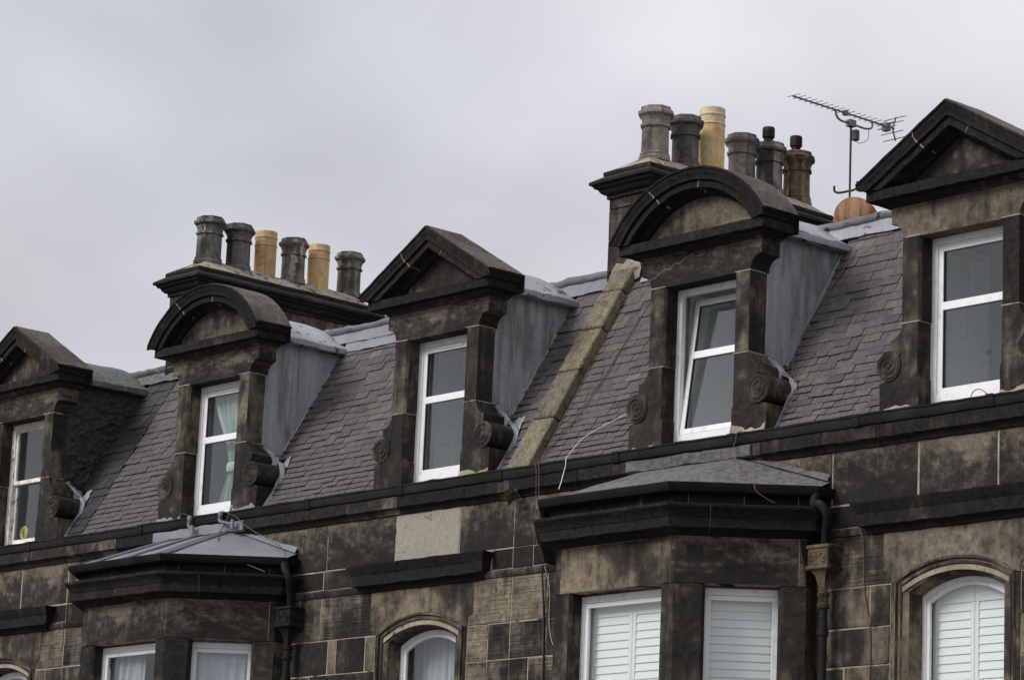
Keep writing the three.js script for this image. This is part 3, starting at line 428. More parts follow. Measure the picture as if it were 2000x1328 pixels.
function dormer(house, cx, type, o = {}) {
  const d = group('dormer', house, o.label), st = o.stone ?? {}, carved = one(st.console ?? M.soot);
  const add = (name, g, m, x = {}) => mesh(name, g, m, d, { wear: 0.008, ...x });
  // pilasters, joints, consoles, volutes
  for (const s of [-1, 1]) {
    const pil = [[0.575, -PIL], [0.545, 0.18], [0.545, 0.42], [0.79, 0.42], [0.79, -PIL]].map(([x, y]) => [x, -y]);   // plan, extruded upwards
    let g = extrude(pil.map(([x, z]) => [x, -z]), 0, 0.933, 0.006); g.rotateX(-Math.PI / 2); g.translate(0, 0.963, 0); if (s < 0) g = mirrorX(g); add('pilaster', moved(g, cx), st.pilaster?.[s < 0 ? 0 : 1] ?? M.soot);
    for (const jy of [0.952, 1.894]) add('mortar_joint', boxG(cx + s * 0.672 - 0.121, cx + s * 0.672 + 0.121, jy, jy + 0.012, PIL - 0.25, PIL + 0.003), st.mortar ?? M.mortar, { wear: 0.004 });
    const cons = [[0.545, -0.1], [1.085, -0.1], [1.095, 0.33], [1.0, 0.36], [0.86, 0.42], [0.84, 0.62], [0.945, 0.69], [0.948, 0.785], ...arcPts(0.948, 0.945, 0.155, Math.PI * 1.5, Math.PI, 7).slice(1), [0.79, 0.955], [0.565, 0.955], [0.565, 0.36], [0.545, 0.33]];
    g = extrude(cons, -0.5, PIL, 0.006); if (s < 0) g = mirrorX(g); add('console', moved(g, cx), carved, { crease: 0.35, wear: 0.014 });
    add('scroll', scrollG(cx, s), carved, { wear: 0.016 });
  }
  // frieze with coved ends
  const fr = [[-0.79, 1.903], ...arcPts(-0.79, 1.903, 0, 0, 0, 0).slice(1), ...arcPts(-0.945, 1.915, 0.15, 0, Math.PI / 2, 6), [-0.955, 2.075], [-0.955, 2.252], [0.955, 2.252], [0.955, 2.075], ...arcPts(0.945, 1.915, 0.15, Math.PI / 2, Math.PI, 6), [0.79, 1.903], [0.56, 1.903], [0.545, 1.885], [-0.545, 1.885], [-0.56, 1.903]].map(([x, y]) => [cx + x, y]);
  add('frieze', extrude(fr, -0.455, PIL, 0.005), st.frieze ?? M.soot, { crease: 0.35, band: M.wash.includes(st.frieze) || M.washDark.includes(st.frieze) ? [1.885, 2.25] : undefined });
  // cornice with returns
  const ret = [[-0.955, -0.475], [-0.955, PIL], [0.955, PIL], [0.955, -0.475]].map(([x, z]) => [cx + x, z]);
  add('cornice', sweep(ret, [[-0.3, 2.31], [0.07, 2.315], [0.18, 2.322], [0.185, 2.312], [0.195, 2.312], [0.195, 2.42], [-0.3, 2.42]], { step: 0.07 }), st.cornice ?? M.black, { wear: 0.01, crease: 0.25 });
  add('bed_moulding', sweep(ret, [[-0.3, 2.25], [0.018, 2.25], [0.022, 2.268], [0.03, 2.272], [0.055, 2.285], [0.085, 2.312], [-0.3, 2.312]], { step: 0.14 }), st.bed ?? M.soot, { wear: 0.006, crease: 0.25 });
  for (const s of [-1, 1]) { const P = [[0, 2.422], [0.02, 2.425], [0.035, 2.455], [0.075, 2.49], [0.088, 2.5], [0.088, 2.512], [0, 2.515]], x = cx + s * 1.15; add('eave_moulding', s > 0 ? sweep([[x, 0.1], [x, -0.475]], P, { step: 0.12 }) : sweep([[x, -0.475], [x, 0.1]], P, { step: 0.12 }), st.cornice ?? M.black, { wear: 0.01 }); }
  // pediment: front mouldings between offset outlines, then the weathered top
  const prof = [[0, -0.475], [0, 0.133], [0.022, 0.133], [0.024, 0.12], [0.06, 0.112], [0.1, 0.092], [0.128, 0.088], [0.13, 0.098], [0.145, 0.098], [0.147, 0.05], [0.158, 0.05], [0.16, 0.066], [0.232, 0.062], [0.238, -0.05], [0.25, -0.07], [0.275, -0.09], [0.298, -0.12], [0.3, PIL - 0.01]];
  let line;
  if (type === 'tri') line = (u) => { const k = 0.585, cosA = 1 / Math.hypot(1, k), top = 3.235 - u / cosA, half = u === 0 ? 1.238 : Math.min(1.238, (top - 2.421) / k); const n = 18; return Array.from({ length: 2 * n + 1 }, (_, i) => { const x = (i - n) / n * half; return [x, top - k * Math.abs(x)]; }); };
  else line = (u) => { const R = 1.432 - u, cy = 1.733, y = u === 0 ? 2.49 : 2.421, a = Math.acos(clamp((y - cy) / R)); return arcPts(0, cy, R, Math.PI / 2 + a, Math.PI / 2 - a, 44); };
  const polys = prof.map(([u, z]) => line(u).map(([x, y]) => V(cx + x, y, z)));
  const P = moulds(polys), back = polys[0], n0 = back.length;                                     // back closing face
  for (let i = 0; i < n0 - 1; i++) quad(P, back[i + 1], back[i], V(back[i].x, 2.3, -0.475), V(back[i + 1].x, 2.3, -0.475));
  add(type === 'tri' ? 'raking_cornice' : 'arched_cornice', fromTris(P), st.cornice ?? M.black, { crease: 0.2, wear: 0.008 });
  for (const at of type === 'tri' ? [-0.36, 0.27] : [-0.42, 0.12]) { const Pj = [], q = prof.slice(2).map(([u, z]) => { const l = line(u), n = l.length - 1, i = clamp((at + 1) / 2) * n, a = l[Math.floor(i)], b = l[Math.ceil(i)]; return V(cx + (a[0] + b[0]) / 2, (a[1] + b[1]) / 2, z + 0.004); }), w = (k) => V(0.004 + 0.004 * hash3(k, 3, at * 99 | 0), 0.003, 0); for (let k = at > 0 ? 7 : 0; k < q.length - 3; k++) quad(Pj, q[k].clone().sub(w(k)), q[k + 1].clone().sub(w(k + 1)), q[k + 1].clone().add(w(k + 1)), q[k].clone().add(w(k))); mesh('mortar_joint', fromTris(Pj), M.cement, d, { crease: 0 }); }
  { const t = line(0.29), g = extrude([...t.map(([x, y]) => [cx + x, y])].reverse(), PIL - 0.06, PIL); add('tympanum', g, st.tympanum ?? M.soot, { wear: 0 }); }
  // top slabs of the pediment: weathered stone, laid proud of the moulding
  { const up = line(0), Q = [], lift = 0.012, zz = [-0.482, -0.3, -0.1, 0.1]; const f = (i, z) => V(cx + up[i][0], up[i][1] + lift, z); for (let i = 0; i < up.length - 1; i++) { for (let k = 0; k < zz.length - 1; k++) quad(Q, f(i, zz[k]), f(i, zz[k + 1]), f(i + 1, zz[k + 1]), f(i + 1, zz[k])); const b = (v) => V(v.x, v.y - lift - 0.004, v.z); quad(Q, f(i, 0.1), b(f(i, 0.1)), b(f(i + 1, 0.1)), f(i + 1, 0.1)); quad(Q, f(i + 1, -0.482), b(f(i + 1, -0.482)), b(f(i, -0.482)), f(i, -0.482)); }
    add('coping_slab', fromTris(Q), st.top ?? M.topslab, { crease: 0.45, wear: 0.01 }); }
  // cheeks
  const zr = (y) => SLOPE_Z - RUN * y;
  for (const s of [-1, 1]) {
    const yb = 0.85, P3 = [], NX = 14, NY = 18, x = cx + s * 0.785, f = (i, j, off = 0) => { const y = mix(yb, 2.42, j / NY), z = mix(-0.4, zr(y) - 0.06, i / NX); let dx = 0; if (o.felt) { const e = Math.min(1, i / 2, (NX - i) / 2, j / 2, (NY - j) / 2); dx = 0; } return V(x + s * dx + off, y, z); };
    for (let i = 0; i < NX; i++) for (let j = 0; j < NY; j++) { const q = [f(i, j), f(i + 1, j), f(i + 1, j + 1), f(i, j + 1)]; s > 0 ? quad(P3, ...q) : quad(P3, q[3], q[2], q[1], q[0]); }
    if (o.felt && s > 0) { // crinkled felt: folds of their own
      const Pw = [], nx = 60, ny = 84, fold = (y, z) => { const a = 1 - Math.abs(2 * fbm3(z * 4.2, y * 6.5, 3.1, 3) - 1), b = 1 - Math.abs(2 * fbm3(z * 7 + 9, y * 11 + y * z, 8, 3) - 1); return 0.034 * Math.pow(a, 8) + 0.016 * Math.pow(b, 9); };
      const w = (i, j) => { const y = mix(yb, 2.4, j / ny), z = mix(-0.405, zr(y) - 0.04, i / nx), e = clamp(Math.min(i / 4, (nx - i) / 4, j / 4, (ny - j) / 3)); return V(x + 0.006 + e * fold(y, z), y, z); };
      for (let i = 0; i < nx; i++) for (let j = 0; j < ny; j++) quad(Pw, w(i, j), w(i + 1, j), w(i + 1, j + 1), w(i, j + 1)); mesh('cheek', fromTris(Pw), M.feltDark, d, { crease: 1.2, label: 'crinkled dark felt cheek' });
    } else mesh('cheek', fromTris(P3), M.cheek, d, { off: [cx, 0] });
    // thickness of the cheek: inner lining and a seam where two sheets lap
    if (s > 0 && !o.felt) { for (const zs of o.seams ?? []) mesh('cheek_seam', boxG(x, x + 0.012, Math.max(0.95, (SLOPE_Z - zs) / RUN + 0.1), 2.39, zs - 0.008, zs + 0.008), M.cheek, d); mesh('soaker', tubeG([[x + 0.01, yb + 0.02, zr(yb) + 0.02], [x + 0.012, 1.6, zr(1.6) + 0.022], [x + 0.012, 2.4, zr(2.4) + 0.02]], o.verge ? 0.038 : 0.012, 6), o.verge ? M.lead2 : M.cheek, d, { wear: o.verge ? 0.02 : 0.006 }); }
    // crumpled lead at the foot of the cheek and beside the volute
    const fl = s > 0 ? [[0.815, 0.92, -0.44], [0.85, 0.88, -0.46], [0.93, 0.82, -0.49], [0.96, 0.74, -0.52], [1.03, 0.69, -0.56], [1.1, 0.6, -0.55], [1.12, 0.45, -0.5], [1.11, 0.3, -0.42], [1.11, 0.14, -0.33], [1.105, 0.0, -0.25]] : [[-1.1, 0.2, -0.4], [-1.1, 0.1, -0.3], [-1.11, -0.02, -0.2]];
    const Pf = [], W = s > 0 ? 0.05 : 0.13, pt = (i, k) => { const [x1, y1, z1] = fl[i], r = (a) => (noise3(i * 3.7 + a, k * 5.1 + cx, a) - 0.5) * 0.05, taper = s > 0 ? 1 : (i / (fl.length - 1)) * 1.2; return V(cx + x1 + s * k * W * taper * 0.5 + r(1), y1 + r(2) * 0.6, z1 + 0.03 - k * 0.02 + r(3) * 0.7); };
    for (let i = 0; i < fl.length - 1; i++) for (let k = 0; k < 2; k++) quad(Pf, pt(i, k), pt(i + 1, k), pt(i + 1, k + 1), pt(i, k + 1));
    mesh('flashing', fromTris(Pf), s > 0 ? M.lead2 : M.lead, d, { crease: 0.2 });
    if (s > 0 && o.crumple) { const Pc = [], c = (i, j) => { const y = 0.56 + j * 0.045 + (noise3(i * 1.7 + cx, j * 1.3, 9) - 0.5) * 0.03, o2 = 0.028 + noise3(i * 1.1, j * 1.0 + cx, 1) * 0.03; return V(cx + 1.0 + i * 0.034 - j * 0.008 + (noise3(i * 0.9, j + cx, 5) - 0.5) * 0.02, y + SN.y * o2, SLOPE_Z - RUN * y + SN.z * o2); }; for (let i = 0; i < 4; i++) for (let j = 0; j < 5; j++) quad(Pc, c(i, j), c(i + 1, j), c(i + 1, j + 1), c(i, j + 1)); mesh('flashing', fromTris(Pc), M.lead, d, { crease: 0.2 }); }
  }
  // lead roof behind the pediment
  { const Pr = [], zz = Array.from({ length: 9 }, (_, i) => mix(-0.45, -2.05, i / 8)), xs = [-0.9, -0.6, -0.25, 0, 0.25, 0.6, 0.9], top = [2.465, 2.63, 2.83, 2.935, 2.83, 2.63, 2.465], f = (i, k) => V(cx + xs[i], top[i] + (noise3(xs[i] * 5 + cx, zz[k] * 5, 3) - 0.5) * 0.045 - (k === 8 ? 0.2 : 0), zz[k] - (k === 8 ? 0.2 : 0));
    for (let i = 0; i < 6; i++) for (let k = 0; k < 8; k++) quad(Pr, f(i, k), f(i + 1, k), f(i + 1, k + 1), f(i, k + 1));
    const rm = o.felt ? M.feltGreen : M.lead; mesh('dormer_roof', fromTris(Pr), rm, d, { crease: 0.9 });
    for (const s of [-1, 1]) mesh('roof_edge', sweep(s > 0 ? [[cx + 0.79, -0.46], [cx + 0.79, -1.76]] : [[cx - 0.79, -1.76], [cx - 0.79, -0.46]], [[0, 2.385], [0.09, 2.385], [0.115, 2.395], [0.12, 2.46], [0.11, 2.475], [0, 2.48]].map(([u, y]) => [u, y]), { step: 0.1 }), rm, d, { wear: 0.022, crease: 0.7 }); }
  // window
  const w = d, zf = PIL - 0.2, y0 = 0.02, y1 = 1.885, half = 0.56, R = (h, a, b) => [[cx - h, a], [cx + h, a], [cx + h, b], [cx - h, b]];
  if (!o.sash) {
    mesh('window_frame', extrude(R(half, y0, y1), zf - 0.07, zf, 0.005, [R(half - 0.085, 0.17, y1 - 0.075)]), M.upvc, w, { crease: 0.3 });
    const tilt = o.tilt ?? 0, piv = [0.172, zf - 0.05], tip = (g) => { g = plain(g); g.translate(0, -piv[0], -piv[1]); g.rotateX(-tilt); g.translate(0, piv[0], piv[1]); return g; };
    const sh = half - 0.087, holes = [R(sh - 0.07, 0.24, 1.085), R(sh - 0.07, 1.175, y1 - 0.155)];
    mesh('sash', tip(extrude(R(sh, 0.172, y1 - 0.077), zf - 0.06, zf - 0.012, 0.005, holes)), M.upvc, w, { crease: 0.3 });
    const bead = (a, b) => [R(sh - 0.068, a, b), R(sh - 0.074, a + 0.006, b - 0.006)];
    for (const [a, b] of [[0.238, 1.087], [1.173, y1 - 0.153]]) { const [p, q] = bead(a, b); mesh('seal', tip(extrude(p, zf - 0.05, zf - 0.02, 0, [q])), M.seal, w); mesh('pane', tip(extrude(R(sh - 0.066, a - 0.002, b + 0.002), zf - 0.038, zf - 0.032)), M.glass, w); }
    if (o.vent) mesh('trickle_vent', bevelBox(cx - 0.17, cx + 0.28, y1 - 0.128, y1 - 0.102, zf - 0.02, zf + 0.004, 0.004), M.upvc, w);
  } else {
    mesh('window_frame', extrude(R(half, y0, y1), zf - 0.1, zf, 0.005, [R(half - 0.1, 0.09, y1 - 0.07)]), M.timber, w, { crease: 0.3 });
    mesh('upper_sash', extrude(R(half - 0.1, 0.98, y1 - 0.07), zf - 0.06, zf - 0.02, 0.004, [R(half - 0.15, 1.04, y1 - 0.12)]), M.timber, w, { crease: 0.3 });
    mesh('lower_sash', extrude(R(half - 0.1, 0.09, 1.05), zf - 0.1, zf - 0.062, 0.004, [R(half - 0.15, 0.17, 0.99)]), M.timber, w, { crease: 0.3 });
    mesh('pane', extrude(R(half - 0.145, 1.035, y1 - 0.115), zf - 0.043, zf - 0.038), M.glass, w); mesh('pane', extrude(R(half - 0.145, 0.165, 0.995), zf - 0.083, zf - 0.078), M.glass, w);
  }
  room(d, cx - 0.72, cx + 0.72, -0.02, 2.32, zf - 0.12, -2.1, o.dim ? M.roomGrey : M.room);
  return d;
}
M.topslab = [mat(T.slab, { bump: B.stone, bumpScale: 0.01 }), mat(T.slab, { color: rgb(0.85, 0.85, 0.85), bump: B.stone, bumpScale: 0.01 })];
dormer(house0, CX.d1, 'tri', { label: 'pedimented dormer with crinkled dark felt cheek and old sash window', felt: true, sash: true, crumple: true, dim: true, stone: { tympanum: M.soot[2], frieze: M.wash[0] } });
dormer(house1, CX.d2, 'arch', { label: 'arched dormer with pale green curtain in its window', vent: true, crumple: true, flash: 0.1, seams: [-0.98], stone: { tympanum: M.mid[1], frieze: M.wash[0], pilaster: [M.soot[2], M.mid[0]] } });
dormer(house1, CX.d3, 'tri', { label: 'pedimented dormer beside the stone skew', vent: true, crumple: true, seams: [-0.75, -1.3], stone: { tympanum: M.soot[2], frieze: M.wash[0], pilaster: [M.mid[0], M.soot[2]] } });
dormer(house2, CX.d4, 'arch', { label: 'arched dormer with tilted open window and cracked frieze', tilt: 0.13, verge: true, seams: [-1.32], stone: { tympanum: M.tan[1], frieze: M.washDark[0], pilaster: [M.mid[1], M.soot[0]] } });
dormer(house2, CX.d5, 'tri', { label: 'pedimented dormer beside the television aerial', stone: { tympanum: M.soot[0], frieze: M.tan[1], pilaster: [M.soot[0], M.black[2]] } });

// ------------------------------------------------------------------ slated mansard
function slateVariant(k) {
  const p = [[-0.5, 1]]; const n = 5; for (let i = 0; i <= n; i++) { const x = -0.5 + i / n; p.push([x, (hash3(i, k, 3) - 0.5) * 0.035 + (i === 0 || i === n ? hash3(i, k, 8) * 0.03 : 0)]); } p.push([0.5, 1]);
  const g = plain(extrude(p, 0, 1)); g.computeVertexNormals(); const q = g.attributes.position, uv = new Float32Array(q.count * 2); for (let i = 0; i < q.count; i++) { uv[2 * i] = q.getX(i) * 0.07 + k * 0.137; uv[2 * i + 1] = q.getY(i) * 0.05 + k * 0.211; } g.setAttribute('uv', new THREE.BufferAttribute(uv, 2)); return g;
}
const SV = Array.from({ length: 8 }, (_, k) => slateVariant(k));
function slateField(house, fields) {
  const roof = group('roof', house), all = [];
  for (const f of fields) {
    mesh('roof_boarding', fromTris((() => { const P = []; const p = (x, y, o) => V(x, y + SN.y * o, SLOPE_Z - RUN * y + SN.z * o); quad(P, p(f.x0 - 0.05, -0.1, -0.012), p(f.x1 + 0.05, -0.1, -0.012), p(f.x1 + 0.05, 2.72, -0.012), p(f.x0 - 0.05, 2.72, -0.012)); quad(P, p(f.x1 + 0.05, -0.1, -0.06), p(f.x0 - 0.05, -0.1, -0.06), p(f.x0 - 0.05, 2.72, -0.06), p(f.x1 + 0.05, 2.72, -0.06)); return P; })()), M.seal, roof);
    let s = -0.02, i = 0;
    while (s < L_SLOPE) {
      const t = s / L_SLOPE, e = f.e ? mix(f.e[0], f.e[1], t) : mix(0.086, 0.15, t), y = s * SU.y, lim = f.lim ? f.lim(y) : [f.x0, f.x1];
      let x = lim[0] - rr(0, 0.2);
      while (x < lim[1]) { const w = e * rr(f.wide ?? 1.45, (f.wide ?? 1.45) + 1.0), a = Math.max(x, lim[0]), b = Math.min(x + w, lim[1]); if (b - a > 0.03) all.push({ x: (a + b) / 2, w: b - a - 0.008, s: s + rr(-0.004, 0.004), e, f, hid: f.hid ? f.hid((a + b) / 2, y) : false }); x += w; }
      s += e * rr(0.97, 1.03); i++;
    }
  }
  const c = camera.position; for (const k of all) { k.p = V(k.x, 0, SLOPE_Z).addScaledVector(SU, k.s); k.score = (k.hid ? 0 : 1) * k.w * k.e / k.p.distanceToSquared(c); }
  all.sort((a, b) => b.score - a.score);
  const rest = [];
  all.forEach((k, n) => {
    const z = SV[Math.floor(rnd() * 8)], len = Math.min(k.e * 1.7, L_SLOPE + 0.03 - k.s), mx = new THREE.Matrix4(), X = V(1, rr(-0.01, 0.01), 0).normalize(), tail = rr(0.02, 0.034), U = SU.clone().multiplyScalar(len).addScaledVector(SN, -tail + 0.003);
    mx.makeBasis(X.multiplyScalar(k.w), U, SN.clone().multiplyScalar(rr(0.009, 0.014))); const o = k.p.clone().addScaledVector(SN, tail - 0.006); mx.setPosition(o);
    if (rnd() < 0.02) { mx.multiply(new THREE.Matrix4().makeRotationZ(rr(-0.05, 0.05))); mx.setPosition(o.addScaledVector(SU, -rr(0.01, 0.035))); }
    const r = rnd(), m = k.f.fresh ? pick(SLATE_NEW) : r < 0.05 ? pick(SLATE_ODD) : pick(SLATE);
    if (n < 300 && k.score > 0) { const me = new THREE.Mesh(z, m); me.name = 'slate'; me.applyMatrix4(mx); me.castShadow = me.receiveShadow = true; roof.add(me); }
    else { const g = z.clone().applyMatrix4(mx); rest.push(g); }
  });
  if (rest.length) { const me = new THREE.Mesh(mergeGeometries(rest), fields[0].fresh ? SLATE_NEW[1] : SLATE[0]); me.name = 'slates'; me.userData.kind = 'stuff'; me.castShadow = me.receiveShadow = true; roof.add(me); }
  return roof;
}
const edge = (y) => (y < 0.33 ? 1.06 : y < 0.7 ? 0.98 : 0.8);
slateField(house0, [{ x0: CX.d1 + 0.8, x1: -8.45, fresh: true, e: [0.135, 0.15], wide: 1.5, lim: (y) => [CX.d1 + edge(y), -8.45] }, { x0: -13, x1: CX.d1 - 0.8, fresh: true, e: [0.14, 0.15], hid: () => true, lim: (y) => [-13, CX.d1 - edge(y)] }]);
slateField(house1, [
  { x0: -8.45, x1: CX.d2 - 0.8, lim: (y) => [-8.445, CX.d2 - edge(y)], hid: (x, y) => x > -6.9 },
  { x0: CX.d2 + 0.8, x1: CX.d3 - 0.8, lim: (y) => [CX.d2 + edge(y), CX.d3 - edge(y)] },
  { x0: CX.d3 + 0.8, x1: 0.68, lim: (y) => [CX.d3 + edge(y), 0.69] }]);
slateField(house2, [
  { x0: 1.02, x1: CX.d4 - 0.8, lim: (y) => [1.02, CX.d4 - edge(y)] },
  { x0: CX.d4 + 0.8, x1: CX.d5 - 0.8, e: [0.09, 0.158], lim: (y) => [CX.d4 + edge(y), CX.d5 - edge(y)] },
  { x0: CX.d5 + 0.8, x1: 10.2, lim: (y) => [CX.d5 + edge(y), 10.2], hid: () => true }]);
// ridge leads and the flat behind them
for (const [h, x0, x1, m, m2] of [[house0, -13, -8.47, M.feltGreen, M.feltGreen], [house1, -8.46, 0.62, M.lead2, M.leadDark], [house2, 1.2, 10.2, M.lead, M.leadDark]]) {
  const r = group('ridge', h);
  mesh('ridge_flashing', sweep([[x0, -1.82], [x1, -1.82]], [[0.06, 2.575], [0.07, 2.58], [0.03, 2.66], [-0.03, 2.77], [-0.05, 2.77], [0.0, 2.66]], { step: 0.12 }), m, r, { wear: 0.025, crease: 0.8 });
  mesh('ridge_roll', sweep([[x0, -1.82], [x1, -1.82]], arcPts(-0.05, 2.8, 0.058, 0, Math.PI * 2, 10).slice(0, -1), { step: 0.12 }), m2, r, { wear: 0.035, crease: 0.9 });
  mesh('flat_roof', boxG(x0, x1, 2.6, 2.7, -8.6, -1.86), M.felt, h); mesh('rear_wall', boxG(x0, x1, GROUND, 2.65, -9, -8.6), M.mid[0], h);
}
{ const g = bevelBox(CX.d2 + 0.85, CX.d3 - 0.84, 2.82, 3.08, 0.03, 0.05, 0.006); const P = [], n = 24, f = (i, k) => { const x = mix(CX.d2 + 0.82, CX.d3 - 0.82, i / n), sl = mix(2.8, 3.12, k) + (k ? 0 : 0.03 * (noise3(x * 4, 2, 2) - 0.5)), o = 0.035 + 0.025 * noise3(x * 6, k * 3, 5); return V(x, 0, SLOPE_Z).addScaledVector(SU, sl).addScaledVector(SN, o); }; for (let i = 0; i < n; i++) for (let k = 0; k < 3; k++) quad(P, f(i, k / 3), f(i + 1, k / 3), f(i + 1, (k + 1) / 3), f(i, (k + 1) / 3)); mesh('lead_apron', fromTris(P), M.lead2, house1, { crease: 0.5 }); }
mesh('end_wall', boxG(-13.3, -13.001, GROUND, 2.7, -9, WALL), M.mid[0], house0); mesh('end_wall', boxG(10.201, 10.5, GROUND, 2.7, -9, WALL), M.mid[0], house2);
{ // skew: a raking line of coping stones over the party wall
  const k = group('skew', house1, 'raking stone coping with lichen'), cuts = [-0.06, 0.62, 1.27, 1.86, 2.4, 2.74].map((v) => v);
  for (let i = 0; i < 5; i++) { const g = bevelBox(0.685, 1.06, cuts[i] / SU.y * 1 + 0.006, cuts[i + 1] / SU.y - 0.006, 0.02 + (i % 2) * 0.006, 0.155 + rr(-0.008, 0.01), 0.016); g.applyMatrix4(new THREE.Matrix4().makeBasis(V(1, 0, 0), SU, SN).setPosition(0, 0, SLOPE_Z)); mesh('coping_stone', g, M.lichen, k, { wear: 0.016 }); }
  const g = boxG(0.72, 1.0, -0.02, 3.4, -0.1, 0.03); g.applyMatrix4(new THREE.Matrix4().makeBasis(V(1, 0, 0), SU, SN).setPosition(0, 0, SLOPE_Z)); mesh('skew_base', g, M.cement, k, { wear: 0.01 });
  const f = sweep([[0.99, 0], [1.1, 0]], [[0, 0], [0.02, 0], [0.06, 0], [0.06, 3.05], [0, 3.05]], { step: 0.05 }); 
  const c = extrude([[1.0, 0.0], [1.1, 0], [1.09, 3.05], [1.0, 3.05]], 0.0, 0.03); c.applyMatrix4(new THREE.Matrix4().makeBasis(V(1, 0, 0), SU, SN).setPosition(0, 0, SLOPE_Z)); mesh('mortar_fillet', c, M.mortarDark, k, { wear: 0.02 });
}

// ------------------------------------------------------------------ chimneys
function lathe(prof, seg) { const g = new THREE.LatheGeometry(prof.map(([r, y]) => new THREE.Vector2(r, y)), seg); if (seg === 8) g.rotateY(Math.PI / 8); return g; }
function octPot(h = 0.7) { return [[0.218, -0.02], [0.216, 0.03], [0.2, 0.05], [0.205, 0.078], [0.186, 0.09], [0.182, 0.425], [0.206, 0.43], [0.208, 0.46], [0.186, 0.468], [0.19, 0.51], [0.208, 0.56], [0.244, 0.592], [0.248, 0.628], [0.238, 0.64], [0.21, 0.645], [0.206, 0.69], [0.196, 0.7], [0.15, 0.7], [0.145, 0.55]].map(([r, y]) => [r * 1.0, y * h / 0.7]); }
const ROUND = (h) => [[0.166, -0.02], [0.166, h - 0.235], [0.172, h - 0.23], [0.174, h - 0.215], [0.166, h - 0.205], [0.165, h - 0.115], [0.172, h - 0.11], [0.174, h - 0.095], [0.167, h - 0.085], [0.167, h - 0.01], [0.16, h], [0.142, h], [0.14, h - 0.3]];
function chimney(house, xs, dy, pots, o = {}) {
  const c = group('chimney_stack', house, o.label), zb = -1.8, ze = -5.1, hw = 0.357;
  const loop = (u) => [[xs - hw - u, zb + u], [xs + hw + u, zb + u], [xs + hw + u, ze - u], [xs - hw - u, ze - u]];
  // body of large stones
  let y = 2.3; const H = [0.5, 0.42, 0.4, 0.34]; for (const h of H) { const y1 = Math.min(y + h, 3.98 + dy); for (const [a, b] of [[ze, -4.2], [-4.2, -3.1], [-3.1, -2.4], [-2.4, zb]]) mesh('stone', bevelBox(xs - hw, xs + hw, y + 0.003, y1 - 0.003, a + 0.003, b - 0.003, 0.008), o.body ? pick(o.body) : b === zb ? M.black[2] : M.tan[2], c, { wear: 0.006 }); y = y1; }
  mesh('stone', bevelBox(xs - hw + 0.004, xs + hw - 0.004, y, 4.0 + dy, ze + 0.004, zb - 0.004, 0.005), M.mid[1], c);
  const ring = (prof, cuts) => { // moulded courses: two sides and two ends, mitred
    const p = [[xs - hw, ze], [xs - hw, zb], [xs + hw, zb], [xs + hw, ze], [xs - hw, ze]]; return sweep(p, prof.map(([u, y]) => [u, y + dy]), { step: 0.18, caps: true }); };
  mesh('cornice', ring([[-0.3, 3.86], [0, 3.86], [0.022, 3.87], [0.022, 3.915], [0.035, 3.92], [0.06, 3.93], [0.085, 3.955], [0.1, 3.99], [0.14, 4.005], [0.142, 4.025], [0.155, 4.03], [0.155, 4.045], [0.188, 4.05], [0.188, 4.088], [0.06, 4.17], [-0.3, 4.18]]), o.corn ?? M.black[2], c, { wear: 0.01, crease: 0.25 });
  mesh('cap_slab', ring([[-0.3, 4.165], [0.04, 4.165], [0.06, 4.18], [0.06, 4.222], [0.04, 4.24], [-0.3, 4.28]]), M.black[2], c, { wear: 0.014 });
  { const P = [], nx = 8, nz = 40, f = (i, j) => { const u = i / nx * 2 - 1, z = mix(zb + 0.03, ze - 0.03, j / nz), ez = Math.min(1, (zb + 0.03 - z) / 0.3, (z - ze + 0.03) / 0.3); return V(xs + u * (hw + 0.035), 4.235 + dy + 0.2 * Math.min(clamp((1 - Math.abs(u)) * 1.5), ez) + (noise3(u * 4 + xs, z * 5, 2) - 0.5) * 0.03, z); }; for (let i = 0; i < nx; i++) for (let j = 0; j < nz; j++) quad(P, f(i, j), f(i + 1, j), f(i + 1, j + 1), f(i, j + 1)); mesh('flaunching', fromTris(P), M.cement, c, { crease: 1 }); }
  pots.forEach(([kind, z, m, lab, h], i) => {
    const base = 4.43 + dy - 0.02, round = kind === 'round', g = round ? lathe(ROUND(h ?? 0.7), 36) : lathe(octPot(h ?? 0.7), 8); if (!round) g.rotateY((hash3(i, 3, 7) - 0.5) * 0.3);
    g.scale(rr(0.97, 1.03), 1, rr(0.97, 1.03)); g.rotateZ((hash3(i, 1, 2) - 0.5) * 0.03); g.translate(xs, base, z); mesh('chimney_pot', g, m, c, { crease: round ? 0.6 : 0.2, wear: 0.004, label: lab });
    if (kind === 'cowl') { const k = lathe([[0.0, 0.62], [0.062, 0.62], [0.062, 0.77], [0.06, 0.775], [0.08, 0.785], [0.083, 0.8], [0.083, 0.905], [0.075, 0.925], [0, 0.925]].map(([r, y]) => [r, y]), 18); k.translate(xs, base, z + 0.03); mesh('chimney_cowl', k, M.rustDark, c, { crease: 0.5 }); const lid = lathe([[0.0, 0.67], [0.17, 0.66], [0.19, 0.7], [0.0, 0.72]], 18); lid.translate(xs, base, z); mesh('pot_cap', lid, M.iron, c); }
    if (kind === 'drip') { const P = [], f = (j, k) => { const y = mix(0.42, 0.05, j / 10), a = 0.62 + (noise3(j * 0.9, 1, 4) - 0.5) * 0.25 + k * (0.35 + 0.3 * noise3(j * 1.3, 5, 2)), r = 0.1905; return V(xs + r * Math.sin(a), base + y, z + r * Math.cos(a)); }; for (let j = 0; j < 10; j++) for (let k = 0; k < 3; k++) quad(P, f(j, k / 3), f(j + 1, k / 3), f(j + 1, (k + 1) / 3), f(j, (k + 1) / 3)); mesh('lime_run', fromTris(P), M.pale, c); }
  });
  return c;
}
